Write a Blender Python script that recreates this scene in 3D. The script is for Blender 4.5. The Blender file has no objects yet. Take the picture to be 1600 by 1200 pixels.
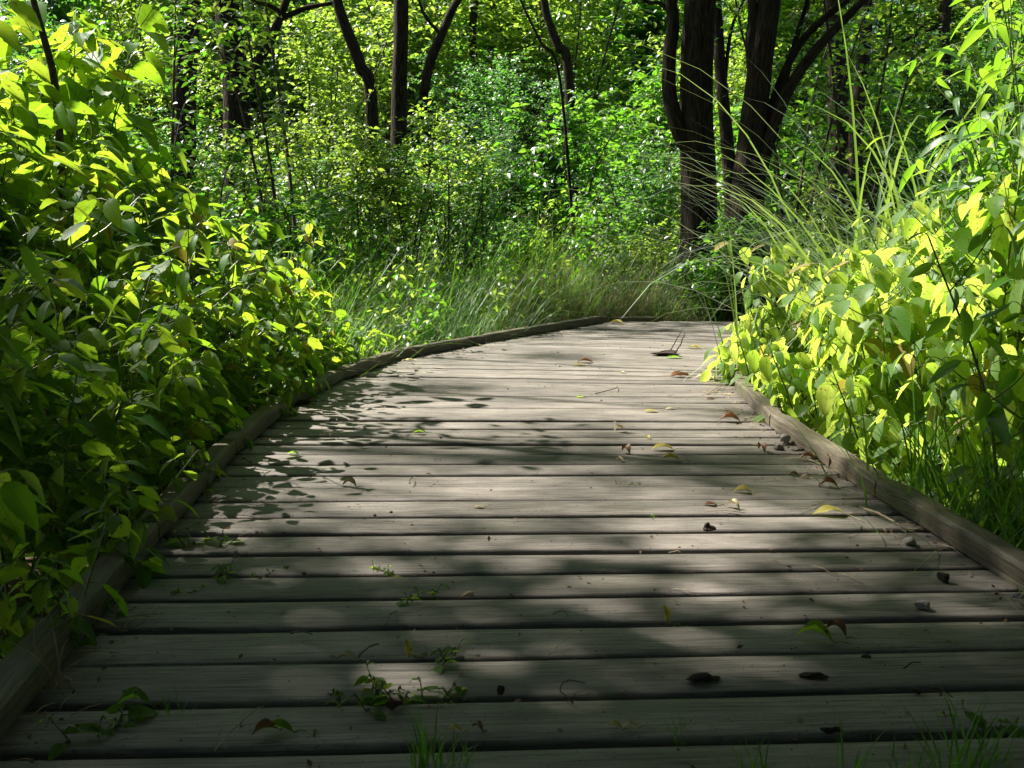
import bpy, math, random
import numpy as np
R = math.radians
S = bpy.context.scene
C = S.collection

# ------------------------------------------------------------------ camera, sky, sun, exposure
CAM_H, PITCH, FPX = 0.70, R(8.25), 1650.0
cd = bpy.data.cameras.new('camera')
cam = bpy.data.objects.new('camera', cd); C.objects.link(cam)
cam.location = (0, 0, CAM_H); cam.rotation_euler = (R(90) - PITCH, 0, 0)
cd.sensor_width = 36; cd.lens = 36 * FPX / 1600
cd.clip_start = 0.02; cd.clip_end = 500
cd.dof.use_dof = True; cd.dof.focus_distance = 4.6; cd.dof.aperture_fstop = 22
S.camera = cam

SUN_EL = R(50)
SUN_H = (-0.894, 0.447)                       # towards the sun, on the ground plan
W = bpy.data.worlds.new('World'); S.world = W; W.use_nodes = True
nt = W.node_tree
sky = nt.nodes.new('ShaderNodeTexSky'); sky.sky_type = 'NISHITA'; sky.sun_disc = False
sky.sun_elevation = SUN_EL; sky.sun_rotation = math.atan2(SUN_H[0], SUN_H[1])
nt.links.new(sky.outputs[0], nt.nodes['Background'].inputs[0])
nt.nodes['Background'].inputs[1].default_value = 0.05
sl = bpy.data.lights.new('sun', 'SUN'); sl.energy = 5.0; sl.angle = R(0.55); sl.color = (1, 0.95, 0.86)
sun = bpy.data.objects.new('sun', sl); C.objects.link(sun)
sx, sy = SUN_H[0] * math.cos(SUN_EL), SUN_H[1] * math.cos(SUN_EL)
from mathutils import Vector, Matrix
sun.rotation_euler = Vector((sx, sy, math.sin(SUN_EL))).to_track_quat('Z', 'Y').to_euler()
S.view_settings.view_transform = 'Standard'
S.view_settings.look = 'None'
S.view_settings.exposure = 1.55
S.view_settings.gamma = 1
cy = S.cycles
cy.max_bounces = 7; cy.diffuse_bounces = 4; cy.glossy_bounces = 2; cy.transmission_bounces = 5
cy.transparent_max_bounces = 4; cy.caustics_reflective = False; cy.caustics_refractive = False
cy.sample_clamp_indirect = 4.0

# ------------------------------------------------------------------ helpers
def tag(o, label=None, cat=None, group=None, kind=None):
    for k, v in (('label', label), ('category', cat), ('group', group), ('kind', kind)):
        if v: o[k] = v
    return o

def empty(name, loc=(0, 0, 0), rz=0.0, label=None, cat=None, group=None):
    o = bpy.data.objects.new(name, None); C.objects.link(o)
    o.location = loc; o.rotation_euler = (0, 0, rz); o.empty_display_size = 0.1
    return tag(o, label, cat, group)

def gp(px, py, z=0.0):
    """ground point (height z) under a point of the photograph"""
    x = (px - 800) / FPX; y = (600 - py) / FPX
    dy = math.cos(PITCH) + y * math.sin(PITCH); dz = -math.sin(PITCH) + y * math.cos(PITCH)
    t = (z - CAM_H) / dz
    return (t * x, t * dy)

def at(px, py, Y):
    x = (px - 800) / FPX; y = (600 - py) / FPX
    dy = math.cos(PITCH) + y * math.sin(PITCH); dz = -math.sin(PITCH) + y * math.cos(PITCH)
    t = Y / dy
    return np.array((t * x, Y, CAM_H + t * dz))

def unit(v):
    v = np.asarray(v, float)
    return v / (np.linalg.norm(v, axis=-1, keepdims=True) + 1e-9)

class MB:
    """collects vertices, faces and one vector attribute, then links ONE mesh"""
    def __init__(s):
        s.v, s.f, s.a, s.n = [], [], [], 0          # f: list of (faces array)
    def add(s, v, faces, a):
        v = np.asarray(v, float)
        s.v.append(v); s.a.append(np.asarray(a, float))
        for fa in faces:
            if len(fa): s.f.append(np.asarray(fa, int) + s.n)
        s.n += len(v)
    def mesh(s, name, mat, smooth=True):
        me = bpy.data.meshes.new(name)
        v = np.concatenate(s.v); a = np.concatenate(s.a)
        me.vertices.add(len(v)); me.vertices.foreach_set('co', v.astype(np.float32).ravel())
        loops = np.concatenate([f.ravel() for f in s.f])
        sizes = np.concatenate([np.full(len(f), f.shape[1]) for f in s.f])
        starts = np.concatenate(([0], np.cumsum(sizes)[:-1]))
        me.loops.add(len(loops)); me.loops.foreach_set('vertex_index', loops.astype(np.int32))
        me.polygons.add(len(sizes)); me.polygons.foreach_set('loop_start', starts.astype(np.int32))
        me.polygons.foreach_set('loop_total', sizes.astype(np.int32))
        me.polygons.foreach_set('use_smooth', np.full(len(sizes), smooth))
        at_ = me.attributes.new('co', 'FLOAT_VECTOR', 'POINT')
        at_.data.foreach_set('vector', a.astype(np.float32).ravel())
        me.materials.append(mat)
        me.update(calc_edges=True); me.validate()
        return me
    def build(s, name, mat, parent=None, smooth=True):
        return link(name, s.mesh(name, mat, smooth), parent)

def link(name, me, parent=None):
    o = bpy.data.objects.new(name, me); C.objects.link(o)
    if parent is not None: o.parent = parent
    return o

def tube(mb, pts, rad, sides=6, rnd=0.5, cap=True, lump=0.0, rg=None):
    pts = np.asarray(pts, float); n = len(pts)
    rad = np.full(n, rad) if np.isscalar(rad) else np.asarray(rad, float)
    t = unit(np.gradient(pts, axis=0))
    ref = np.array((0, 0, 1.0)) if abs(t[0][2]) < 0.9 else np.array((0, 1.0, 0))
    vs, at_ = [], []
    L = 0.0
    ang = np.arange(sides) * 2 * np.pi / sides
    nrm = unit(np.cross(t[0], ref))
    ridge = (rg.normal(0, 1, sides) if rg is not None else np.zeros(sides))
    for i in range(n):
        nrm = unit(nrm - t[i] * np.dot(nrm, t[i])); b = np.cross(t[i], nrm)
        if i: L += np.linalg.norm(pts[i] - pts[i - 1])
        r = rad[i] * np.ones(sides)
        if lump:
            if rg is not None and i % 3 == 0: ridge = 0.75 * ridge + 0.5 * rg.normal(0, 1, sides)
            r = r * (1 + lump * ridge)
        vs.append(pts[i] + (np.cos(ang) * r)[:, None] * nrm + (np.sin(ang) * r)[:, None] * b)
        at_.append(np.stack([ang * rad.max(), np.full(sides, L), np.full(sides, rnd)], 1))
    v = np.concatenate(vs); a = np.concatenate(at_)
    q = []
    for i in range(n - 1):
        for j in range(sides):
            k = (j + 1) % sides
            q.append((i * sides + j, i * sides + k, (i + 1) * sides + k, (i + 1) * sides + j))
    fs = [np.array(q)]
    if cap:
        fs.append(np.array([tuple(range(sides))[::-1]])); fs.append(np.array([tuple((n - 1) * sides + j for j in range(sides))]))
    mb.add(v, fs, a)

def smooth_path(pts, n):
    """Catmull-Rom through the points"""
    p = np.asarray(pts, float)
    p = np.vstack([2 * p[0] - p[1], p, 2 * p[-1] - p[-2]])
    out = []
    m = len(p) - 3
    for u in np.linspace(0, m - 1e-6, n):
        i = int(u); t = u - i
        a, b, c, d = p[i:i + 4]
        out.append(0.5 * (2 * b + (c - a) * t + (2 * a - 5 * b + 4 * c - d) * t * t + (3 * b - a - 3 * c + d) * t ** 3))
    return np.array(out)

# ---- leaves
def leaf_template(ns, nc, width, peak=0.4, fold=0.25, curl=0.25, serr=0.0, wave=0.0, twist=0.0):
    """blade of length 1 along +y; nc points across (odd), ns inner stations; tips are single points"""
    vs = [(0, 0, 0)]; uv = [(0, 0)]
    ts = np.linspace(0, 1, ns + 2)[1:-1]
    c = np.linspace(-1, 1, nc)
    k = math.log(0.5) / math.log(peak)
    for i, t in enumerate(ts):
        w = width * 0.5 * math.sin(math.pi * t ** k) ** 0.85
        if serr: w *= 1 + serr * (1 if i % 2 else -1)
        for u in c:
            z = fold * abs(u) * w - curl * t * t + wave * math.sin(9 * t + 2 * u) * abs(u) + twist * u * w * t
            vs.append((u * w, t, z)); uv.append((u, t))
    vs.append((0, 1, -curl)); uv.append((0, 1))
    tri, quad = [], []
    for j in range(nc - 1): tri.append((0, 1 + j + 1, 1 + j))
    for i in range(ns - 1):
        for j in range(nc - 1):
            a = 1 + i * nc + j
            quad.append((a, a + 1, a + nc + 1, a + nc))
    last = 1 + ns * nc
    for j in range(nc - 1): tri.append((1 + (ns - 1) * nc + j, 1 + (ns - 1) * nc + j + 1, last))
    return np.array(vs), np.array(tri), np.array(quad).reshape(-1, 4), np.array(uv)

def add_leaves(mb, tmpl, pos, axis, nrm, L, rnd, ws=1.0):
    v, tri, quad, uv = tmpl
    pos, axis, nrm = map(lambda q: np.asarray(q, float), (pos, axis, nrm))
    n = len(pos)
    if n == 0: return
    L = np.broadcast_to(L, (n,)); rnd = np.broadcast_to(rnd, (n,)); ws = np.broadcast_to(ws, (n,))
    y = unit(axis); x = unit(np.cross(y, nrm)); z = np.cross(x, y)
    P = pos[:, None] + L[:, None, None] * (v[None, :, 0:1] * ws[:, None, None] * x[:, None] + v[None, :, 1:2] * y[:, None] + v[None, :, 2:3] * z[:, None])
    m = len(v); off = (np.arange(n) * m)[:, None, None]
    A = np.empty((n, m, 3)); A[:, :, 0] = uv[None, :, 0]; A[:, :, 1] = uv[None, :, 1]; A[:, :, 2] = rnd[:, None]
    mb.add(P.reshape(-1, 3), [(tri[None] + off).reshape(-1, 3), (quad[None] + off).reshape(-1, 4)], A.reshape(-1, 3))

HERB = [leaf_template(11, 5, 0.52, 0.40, 0.22, c, 0.05, 0.014, t) for c, t in ((0.10, 0.0), (0.28, 0.2), (0.45, -0.2))]
HERB_R = [leaf_template(11, 5, 0.62, 0.38, 0.2, c, 0.05, 0.014, t) for c, t in ((0.12, 0.0), (0.25, 0.2), (0.4, -0.2))]
LANCE = [leaf_template(9, 3, 0.24, 0.42, 0.35, c, 0.0, 0.01, t) for c, t in ((0.10, 0.1), (0.30, -0.2), (0.5, 0.2))]
SMALL = [leaf_template(2, 3, 0.52, 0.42, 0.25, c) for c in (0.08, 0.3)]
TINY = [leaf_template(1, 3, 0.55, 0.42, 0.3, c) for c in (0.1, 0.3)]

# ------------------------------------------------------------------ materials
def mat(name):
    m = bpy.data.materials.new(name); m.use_nodes = True
    n = m.node_tree; n.nodes.clear()
    out = n.nodes.new('ShaderNodeOutputMaterial')
    return m, n, out
def N(n, t, **kw):
    x = n.nodes.new(t)
    for k, v in kw.items(): setattr(x, k, v)
    return x
def mathn(n, op, a, b=None, c=None):
    x = N(n, 'ShaderNodeMath', operation=op)
    for i, q in enumerate((a, b, c)):
        if q is None: continue
        if isinstance(q, (int, float)): x.inputs[i].default_value = q
        else: n.links.new(q, x.inputs[i])
    return x.outputs[0]
def mixc(n, f, a, b, blend='MIX'):
    x = N(n, 'ShaderNodeMix', data_type='RGBA', blend_type=blend)
    for s, q in ((0, f), (6, a), (7, b)):
        if isinstance(q, (int, float)): x.inputs[s].default_value = q
        elif isinstance(q, tuple): x.inputs[s].default_value = (*q, 1)
        else: n.links.new(q, x.inputs[s])
    return x.outputs[2]
def ramp(n, fac, stops):
    r = N(n, 'ShaderNodeValToRGB')
    el = r.color_ramp.elements
    while len(el) < len(stops): el.new(0.5)
    for e, (p, c) in zip(el, stops): e.position = p; e.color = (*c, 1)
    n.links.new(fac, r.inputs[0])
    return r.outputs[0]
def coords(n):
    a = N(n, 'ShaderNodeAttribute', attribute_name='co')
    s = N(n, 'ShaderNodeSeparateXYZ'); n.links.new(a.outputs['Vector'], s.inputs[0])
    return a.outputs['Vector'], s.outputs[0], s.outputs[1], s.outputs[2]

def leaf_mat(name, d0, d1, t0, t1, gloss=0.9, rough=0.38, vein=True, mixt=0.5, spots=0.0):
    m, n, out = mat(name)
    vec, u, v, r = coords(n)
    oi = N(n, 'ShaderNodeObjectInfo')
    rr = mathn(n, 'FRACT', mathn(n, 'ADD', r, mathn(n, 'MULTIPLY', oi.outputs['Random'], 0.6)))
    dc = mixc(n, rr, d0, d1); tc = mixc(n, rr, t0, t1)
    if spots:
        g = N(n, 'ShaderNodeNewGeometry')
        nz = N(n, 'ShaderNodeTexNoise'); nz.inputs['Scale'].default_value = 55
        n.links.new(g.outputs['Position'], nz.inputs['Vector'])
        f = mathn(n, 'MULTIPLY', mathn(n, 'GREATER_THAN', nz.outputs[0], 0.66), spots)
        dc = mixc(n, f, dc, (0.13, 0.07, 0.025)); tc = mixc(n, f, tc, (0.18, 0.08, 0.02))
    old = mathn(n, 'GREATER_THAN', r, 0.982)
    if spots:
        dc = mixc(n, mathn(n, 'MULTIPLY', old, 0.8), dc, (0.30, 0.22, 0.06)); tc = mixc(n, mathn(n, 'MULTIPLY', old, 0.8), tc, (0.55, 0.38, 0.06))
    au = mathn(n, 'ABSOLUTE', u)
    nrm = None
    if vein:
        mid = mathn(n, 'LESS_THAN', au, 0.05)
        w = mathn(n, 'FRACT', mathn(n, 'SUBTRACT', mathn(n, 'MULTIPLY', v, 8.0), mathn(n, 'MULTIPLY', au, 2.0)))
        side = mathn(n, 'LESS_THAN', w, 0.12)
        vm = mathn(n, 'MAXIMUM', mid, mathn(n, 'MULTIPLY', side, 0.55))
        tc = mixc(n, mathn(n, 'MULTIPLY', vm, 0.4), tc, (0.10, 0.20, 0.02))
        dc = mixc(n, mathn(n, 'MULTIPLY', vm, 0.35), dc, (0.12, 0.18, 0.05))
        b = N(n, 'ShaderNodeBump'); b.inputs['Strength'].default_value = 0.35; b.inputs['Distance'].default_value = 0.002
        n.links.new(w, b.inputs['Height']); nrm = b.outputs[0]
    D = N(n, 'ShaderNodeBsdfDiffuse'); T = N(n, 'ShaderNodeBsdfTranslucent'); G = N(n, 'ShaderNodeBsdfGlossy')
    n.links.new(dc, D.inputs[0]); n.links.new(tc, T.inputs[0])
    G.inputs['Roughness'].default_value = rough; G.inputs[0].default_value = (1, 1, 1, 1)
    if nrm: n.links.new(nrm, D.inputs['Normal']); n.links.new(nrm, G.inputs['Normal'])
    x = N(n, 'ShaderNodeMixShader'); x.inputs[0].default_value = mixt
    n.links.new(D.outputs[0], x.inputs[1]); n.links.new(T.outputs[0], x.inputs[2])
    fr = N(n, 'ShaderNodeLayerWeight')
    fac = mathn(n, 'ADD', mathn(n, 'MULTIPLY', mathn(n, 'POWER', fr.outputs['Facing'], 4.0), 0.5), 0.035)
    y = N(n, 'ShaderNodeMixShader'); n.links.new(mathn(n, 'MULTIPLY', fac, gloss), y.inputs[0])
    n.links.new(x.outputs[0], y.inputs[1]); n.links.new(G.outputs[0], y.inputs[2])
    n.links.new(y.outputs[0], out.inputs[0])
    return m

def plain_mat(name, c0, c1, scale=30, rough=0.8, bump=0.3, dist=0.003, stretch=None, spec=0.3):
    m, n, out = mat(name)
    tc = N(n, 'ShaderNodeTexCoord')
    src = tc.outputs['Object']
    if stretch:
        mp = N(n, 'ShaderNodeMapping'); mp.inputs['Scale'].default_value = stretch
        vec, *_ = coords(n); n.links.new(vec, mp.inputs['Vector']); src = mp.outputs[0]
    nz = N(n, 'ShaderNodeTexNoise'); nz.inputs['Scale'].default_value = scale; nz.inputs['Detail'].default_value = 6
    n.links.new(src, nz.inputs['Vector'])
    col = ramp(n, nz.outputs[0], [(0.3, c0), (0.7, c1)])
    P = N(n, 'ShaderNodeBsdfPrincipled'); n.links.new(col, P.inputs['Base Color'])
    P.inputs['Roughness'].default_value = rough; P.inputs['Specular IOR Level'].default_value = spec
    b = N(n, 'ShaderNodeBump'); b.inputs['Strength'].default_value = bump; b.inputs['Distance'].default_value = dist
    n.links.new(nz.outputs[0], b.inputs['Height']); n.links.new(b.outputs[0], P.inputs['Normal'])
    n.links.new(P.outputs[0], out.inputs[0])
    return m

def wood_mat(name, light, mid, dark, moss=0.25):
    m, n, out = mat(name)
    vec, u, v, r = coords(n)
    off = N(n, 'ShaderNodeCombineXYZ')
    n.links.new(mathn(n, 'MULTIPLY', r, 37.0), off.inputs[0]); n.links.new(mathn(n, 'MULTIPLY', r, 11.0), off.inputs[1])
    ad = N(n, 'ShaderNodeVectorMath', operation='ADD'); n.links.new(vec, ad.inputs[0]); n.links.new(off.outputs[0], ad.inputs[1])
    def noise(sc, scale, detail=6, rough=0.6, dist=0.0):
        mp = N(n, 'ShaderNodeMapping'); mp.inputs['Scale'].default_value = sc
        n.links.new(ad.outputs[0], mp.inputs['Vector'])
        z = N(n, 'ShaderNodeTexNoise'); z.inputs['Scale'].default_value = scale; z.inputs['Detail'].default_value = detail
        z.inputs['Roughness'].default_value = rough; z.inputs['Distortion'].default_value = dist
        n.links.new(mp.outputs[0], z.inputs['Vector'])
        return z.outputs[0]
    grain = noise((1.2, 26, 1), 6, 8, 0.65, 0.3)
    fine = noise((4, 120, 1), 5, 4, 0.6)
    blot = noise((1.6, 4, 1), 2.2, 5, 0.6)
    speck = noise((1, 1, 1), 140, 2, 0.5)
    stain = noise((2.5, 5, 1), 1.1, 3, 0.5)
    col = ramp(n, grain, [(0.30, dark), (0.46, mid), (0.68, light)])
    col = mixc(n, mathn(n, 'MULTIPLY', mathn(n, 'SUBTRACT', fine, 0.35), 0.9), col, dark)
    br = ramp(n, blot, [(0.3, (0.52, 0.52, 0.50)), (0.68, (1.15, 1.13, 1.10))])
    col = mixc(n, 1.0, col, br, 'MULTIPLY')
    pr = ramp(n, r, [(0.0, (0.74, 0.72, 0.70)), (0.5, (1.0, 0.98, 0.95)), (1.0, (1.15, 1.12, 1.08))])
    col = mixc(n, 1.0, col, pr, 'MULTIPLY')
    sp = mathn(n, 'GREATER_THAN', speck, 0.67)
    col = mixc(n, mathn(n, 'MULTIPLY', sp, 0.55), col, (0.05, 0.04, 0.03))
    st = ramp(n, stain, [(0.56, (0, 0, 0)), (0.70, (1, 1, 1))])
    col = mixc(n, mathn(n, 'MULTIPLY', st, moss), col, (0.10, 0.105, 0.05))
    crack = noise((0.9, 45, 1), 3, 2, 0.5, 0.4)
    cr = ramp(n, crack, [(0.66, (0, 0, 0)), (0.70, (1, 1, 1))])
    col = mixc(n, mathn(n, 'MULTIPLY', cr, 0.65), col, (0.035, 0.028, 0.022))
    mpk = N(n, 'ShaderNodeMapping'); mpk.inputs['Scale'].default_value = (1.7, 7.5, 1)
    n.links.new(ad.outputs[0], mpk.inputs['Vector'])
    vo = N(n, 'ShaderNodeTexVoronoi'); vo.inputs['Scale'].default_value = 1.0; n.links.new(mpk.outputs[0], vo.inputs['Vector'])
    kn = ramp(n, vo.outputs['Distance'], [(0.02, (1, 1, 1)), (0.10, (0, 0, 0))])
    col = mixc(n, mathn(n, 'MULTIPLY', kn, 0.75), col, (0.05, 0.035, 0.025))
    P = N(n, 'ShaderNodeBsdfPrincipled'); n.links.new(col, P.inputs['Base Color'])
    P.inputs['Roughness'].default_value = 0.62; P.inputs['Specular IOR Level'].default_value = 0.35
    b = N(n, 'ShaderNodeBump'); b.inputs['Strength'].default_value = 0.55; b.inputs['Distance'].default_value = 0.003
    h = mathn(n, 'ADD', mathn(n, 'MULTIPLY', grain, 0.8), mathn(n, 'MULTIPLY', fine, 0.5))
    n.links.new(h, b.inputs['Height']); n.links.new(b.outputs[0], P.inputs['Normal'])
    n.links.new(P.outputs[0], out.inputs[0])
    return m

M = {}
M['deck'] = wood_mat('weathered_deck_wood', (0.33, 0.305, 0.285), (0.21, 0.193, 0.18), (0.06, 0.052, 0.046))
M['curb'] = wood_mat('weathered_curb_wood', (0.22, 0.195, 0.155), (0.13, 0.113, 0.086), (0.05, 0.042, 0.03), 0.6)
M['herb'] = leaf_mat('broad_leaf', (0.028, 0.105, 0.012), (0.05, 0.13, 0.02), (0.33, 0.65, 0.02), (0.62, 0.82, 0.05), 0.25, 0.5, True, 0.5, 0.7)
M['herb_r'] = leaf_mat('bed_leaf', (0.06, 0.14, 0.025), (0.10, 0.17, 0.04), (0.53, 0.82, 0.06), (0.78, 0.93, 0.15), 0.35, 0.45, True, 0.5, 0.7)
M['lance'] = leaf_mat('lance_leaf', (0.03, 0.11, 0.015), (0.05, 0.13, 0.02), (0.24, 0.58, 0.02), (0.42, 0.70, 0.04), 0.6, 0.42, True, 0.5)
M['shrub'] = leaf_mat('shrub_leaf', (0.03, 0.11, 0.015), (0.06, 0.15, 0.025), (0.16, 0.52, 0.02), (0.36, 0.66, 0.04), 0.9, 0.38, False, 0.5)
M['shrub_y'] = leaf_mat('yellowish_shrub_leaf', (0.06, 0.14, 0.02), (0.09, 0.16, 0.03), (0.36, 0.64, 0.04), (0.60, 0.80, 0.09), 0.9, 0.38, False, 0.5)
M['shrub_b'] = leaf_mat('bluish_shrub_leaf', (0.03, 0.13, 0.03), (0.06, 0.17, 0.06), (0.12, 0.44, 0.03), (0.24, 0.56, 0.05), 1.2, 0.42, False, 0.42)
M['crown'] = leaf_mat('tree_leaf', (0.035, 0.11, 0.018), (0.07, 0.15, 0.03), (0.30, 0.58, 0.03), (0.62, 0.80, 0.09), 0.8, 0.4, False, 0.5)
M['canopy'] = leaf_mat('light_blocking_leaf', (0.04, 0.09, 0.02), (0.06, 0.11, 0.03), (0.10, 0.18, 0.02), (0.16, 0.24, 0.03), 0.9, 0.4, False, 0.4)  # tree leaf darkened so less sunlight leaks through the crowns
M['grass'] = leaf_mat('grass_blade', (0.035, 0.13, 0.015), (0.065, 0.16, 0.025), (0.16, 0.46, 0.02), (0.32, 0.56, 0.05), 0.6, 0.42, False, 0.45)
M['reed'] = leaf_mat('reed_blade', (0.08, 0.17, 0.06), (0.12, 0.20, 0.09), (0.32, 0.54, 0.06), (0.42, 0.60, 0.09), 2.2, 0.36, False, 0.42)
M['dry'] = leaf_mat('dry_blade', (0.22, 0.15, 0.07), (0.34, 0.27, 0.15), (0.28, 0.18, 0.07), (0.36, 0.27, 0.13), 0.5, 0.5, False, 0.35)
M['stem'] = leaf_mat('green_stem', (0.10, 0.16, 0.035), (0.14, 0.18, 0.05), (0.30, 0.36, 0.04), (0.34, 0.38, 0.06), 0.6, 0.45, False, 0.3)
M['twig'] = plain_mat('twig_bark', (0.045, 0.035, 0.025), (0.12, 0.09, 0.065), 60, 0.9)
M['bark'] = plain_mat('tree_bark', (0.012, 0.009, 0.007), (0.07, 0.055, 0.040), 9, 0.95, 1.0, 0.02, (5.0, 1.1, 1.0), 0.12)
M['soil'] = plain_mat('forest_soil', (0.025, 0.018, 0.012), (0.09, 0.065, 0.04), 7, 1.0, 0.8, 0.02, None, 0.1)
M['yellow'] = leaf_mat('yellow_fallen_leaf', (0.42, 0.36, 0.07), (0.52, 0.45, 0.12), (0.40, 0.32, 0.05), (0.46, 0.38, 0.08), 0.5, 0.45, True, 0.3, 0.6)
M['pale'] = leaf_mat('pale_fallen_leaf', (0.50, 0.42, 0.24), (0.58, 0.50, 0.30), (0.36, 0.28, 0.12), (0.42, 0.32, 0.15), 0.4, 0.5, True, 0.25, 0.4)
M['brown'] = leaf_mat('brown_fallen_leaf', (0.13, 0.06, 0.03), (0.20, 0.10, 0.05), (0.14, 0.06, 0.02), (0.18, 0.08, 0.03), 0.4, 0.5, True, 0.2)
M['darkdebris'] = plain_mat('dark_debris', (0.018, 0.013, 0.010), (0.06, 0.045, 0.035), 80, 0.95, 0.6)
M['stone'] = plain_mat('grey_stone', (0.16, 0.15, 0.14), (0.34, 0.32, 0.30), 45, 0.9, 0.5)
M['straw'] = plain_mat('dry_straw', (0.26, 0.20, 0.12), (0.46, 0.38, 0.25), 50, 0.8, 0.2)
M['oldtwig'] = plain_mat('grey_twig', (0.12, 0.10, 0.08), (0.30, 0.26, 0.21), 70, 0.9, 0.4)

# ------------------------------------------------------------------ the ground
GZ = -0.26
def ground_z(x, y):
    return (GZ + 0.05 * np.sin(0.9 * x + 1.3) * np.cos(0.7 * y) + 0.03 * np.sin(2.7 * x + 1.9 * y)
            + 0.085 * np.clip(np.asarray(y, float) - 8.4, 0, 9) + 0.012 * np.maximum(0, np.abs(x) - 4))
def make_ground():
    mb = MB()
    xs = np.concatenate([np.linspace(-120, -9, 18)[:-1], np.linspace(-8.8, 8.8, 72), np.linspace(9, 120, 18)[1:]])
    ys = np.concatenate([np.linspace(-60, -2, 12), np.linspace(-1.6, 16, 72), np.linspace(16.6, 140, 22)])
    X, Y = np.meshgrid(xs, ys, indexing='ij')
    Z = ground_z(X, Y)
    v = np.stack([X, Y, Z], -1).reshape(-1, 3)
    ny = len(ys)
    i = np.arange(len(xs) - 1)[:, None] * ny + np.arange(ny - 1)[None]
    q = np.stack([i, i + ny, i + ny + 1, i + 1], -1).reshape(-1, 4)
    mb.add(v, [q], v)
    tag(mb.build('ground', M['soil']), kind='structure')
make_ground()

# ------------------------------------------------------------------ the boardwalk
LEFT = [(-0.58, -0.6), (-0.62, 0.3), (-0.69, 1.2), (-0.72, 1.8), (-0.80, 2.3), (-0.855, 2.95), (-0.875, 3.6), (-0.875, 4.2), (-0.82, 4.85),
        (-0.68, 5.6), (-0.38, 6.25), (0.13, 7.1), (0.74, 8.2), (1.5, 8.22), (4.2, 8.0)]
RIGHT = [(1.10, -0.6), (1.05, 0.3), (1.02, 1.5), (0.99, 2.2), (0.95, 2.8), (0.935, 3.8), (0.98, 4.6), (1.15, 5.4), (1.5, 6.0), (2.2, 6.4), (4.2, 6.2)]
def hit(poly, c, d):
    ts = []
    for a, b in zip(poly[:-1], poly[1:]):
        ex, ey = b[0] - a[0], b[1] - a[1]
        den = d[0] * ey - d[1] * ex
        if abs(den) < 1e-9: continue
        wx, wy = a[0] - c[0], a[1] - c[1]
        t = (wx * ey - wy * ex) / den; s = (wx * d[1] - wy * d[0]) / den
        if -1e-6 <= s <= 1 + 1e-6: ts.append(t)
    return ts
AL = np.array([(-1, 0.06), (1.6, 0.045), (2.4, 0.02), (3.3, 0.0), (4.4, -0.04), (5.6, -0.16), (8.0, -0.36), (9, -0.4)])
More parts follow.
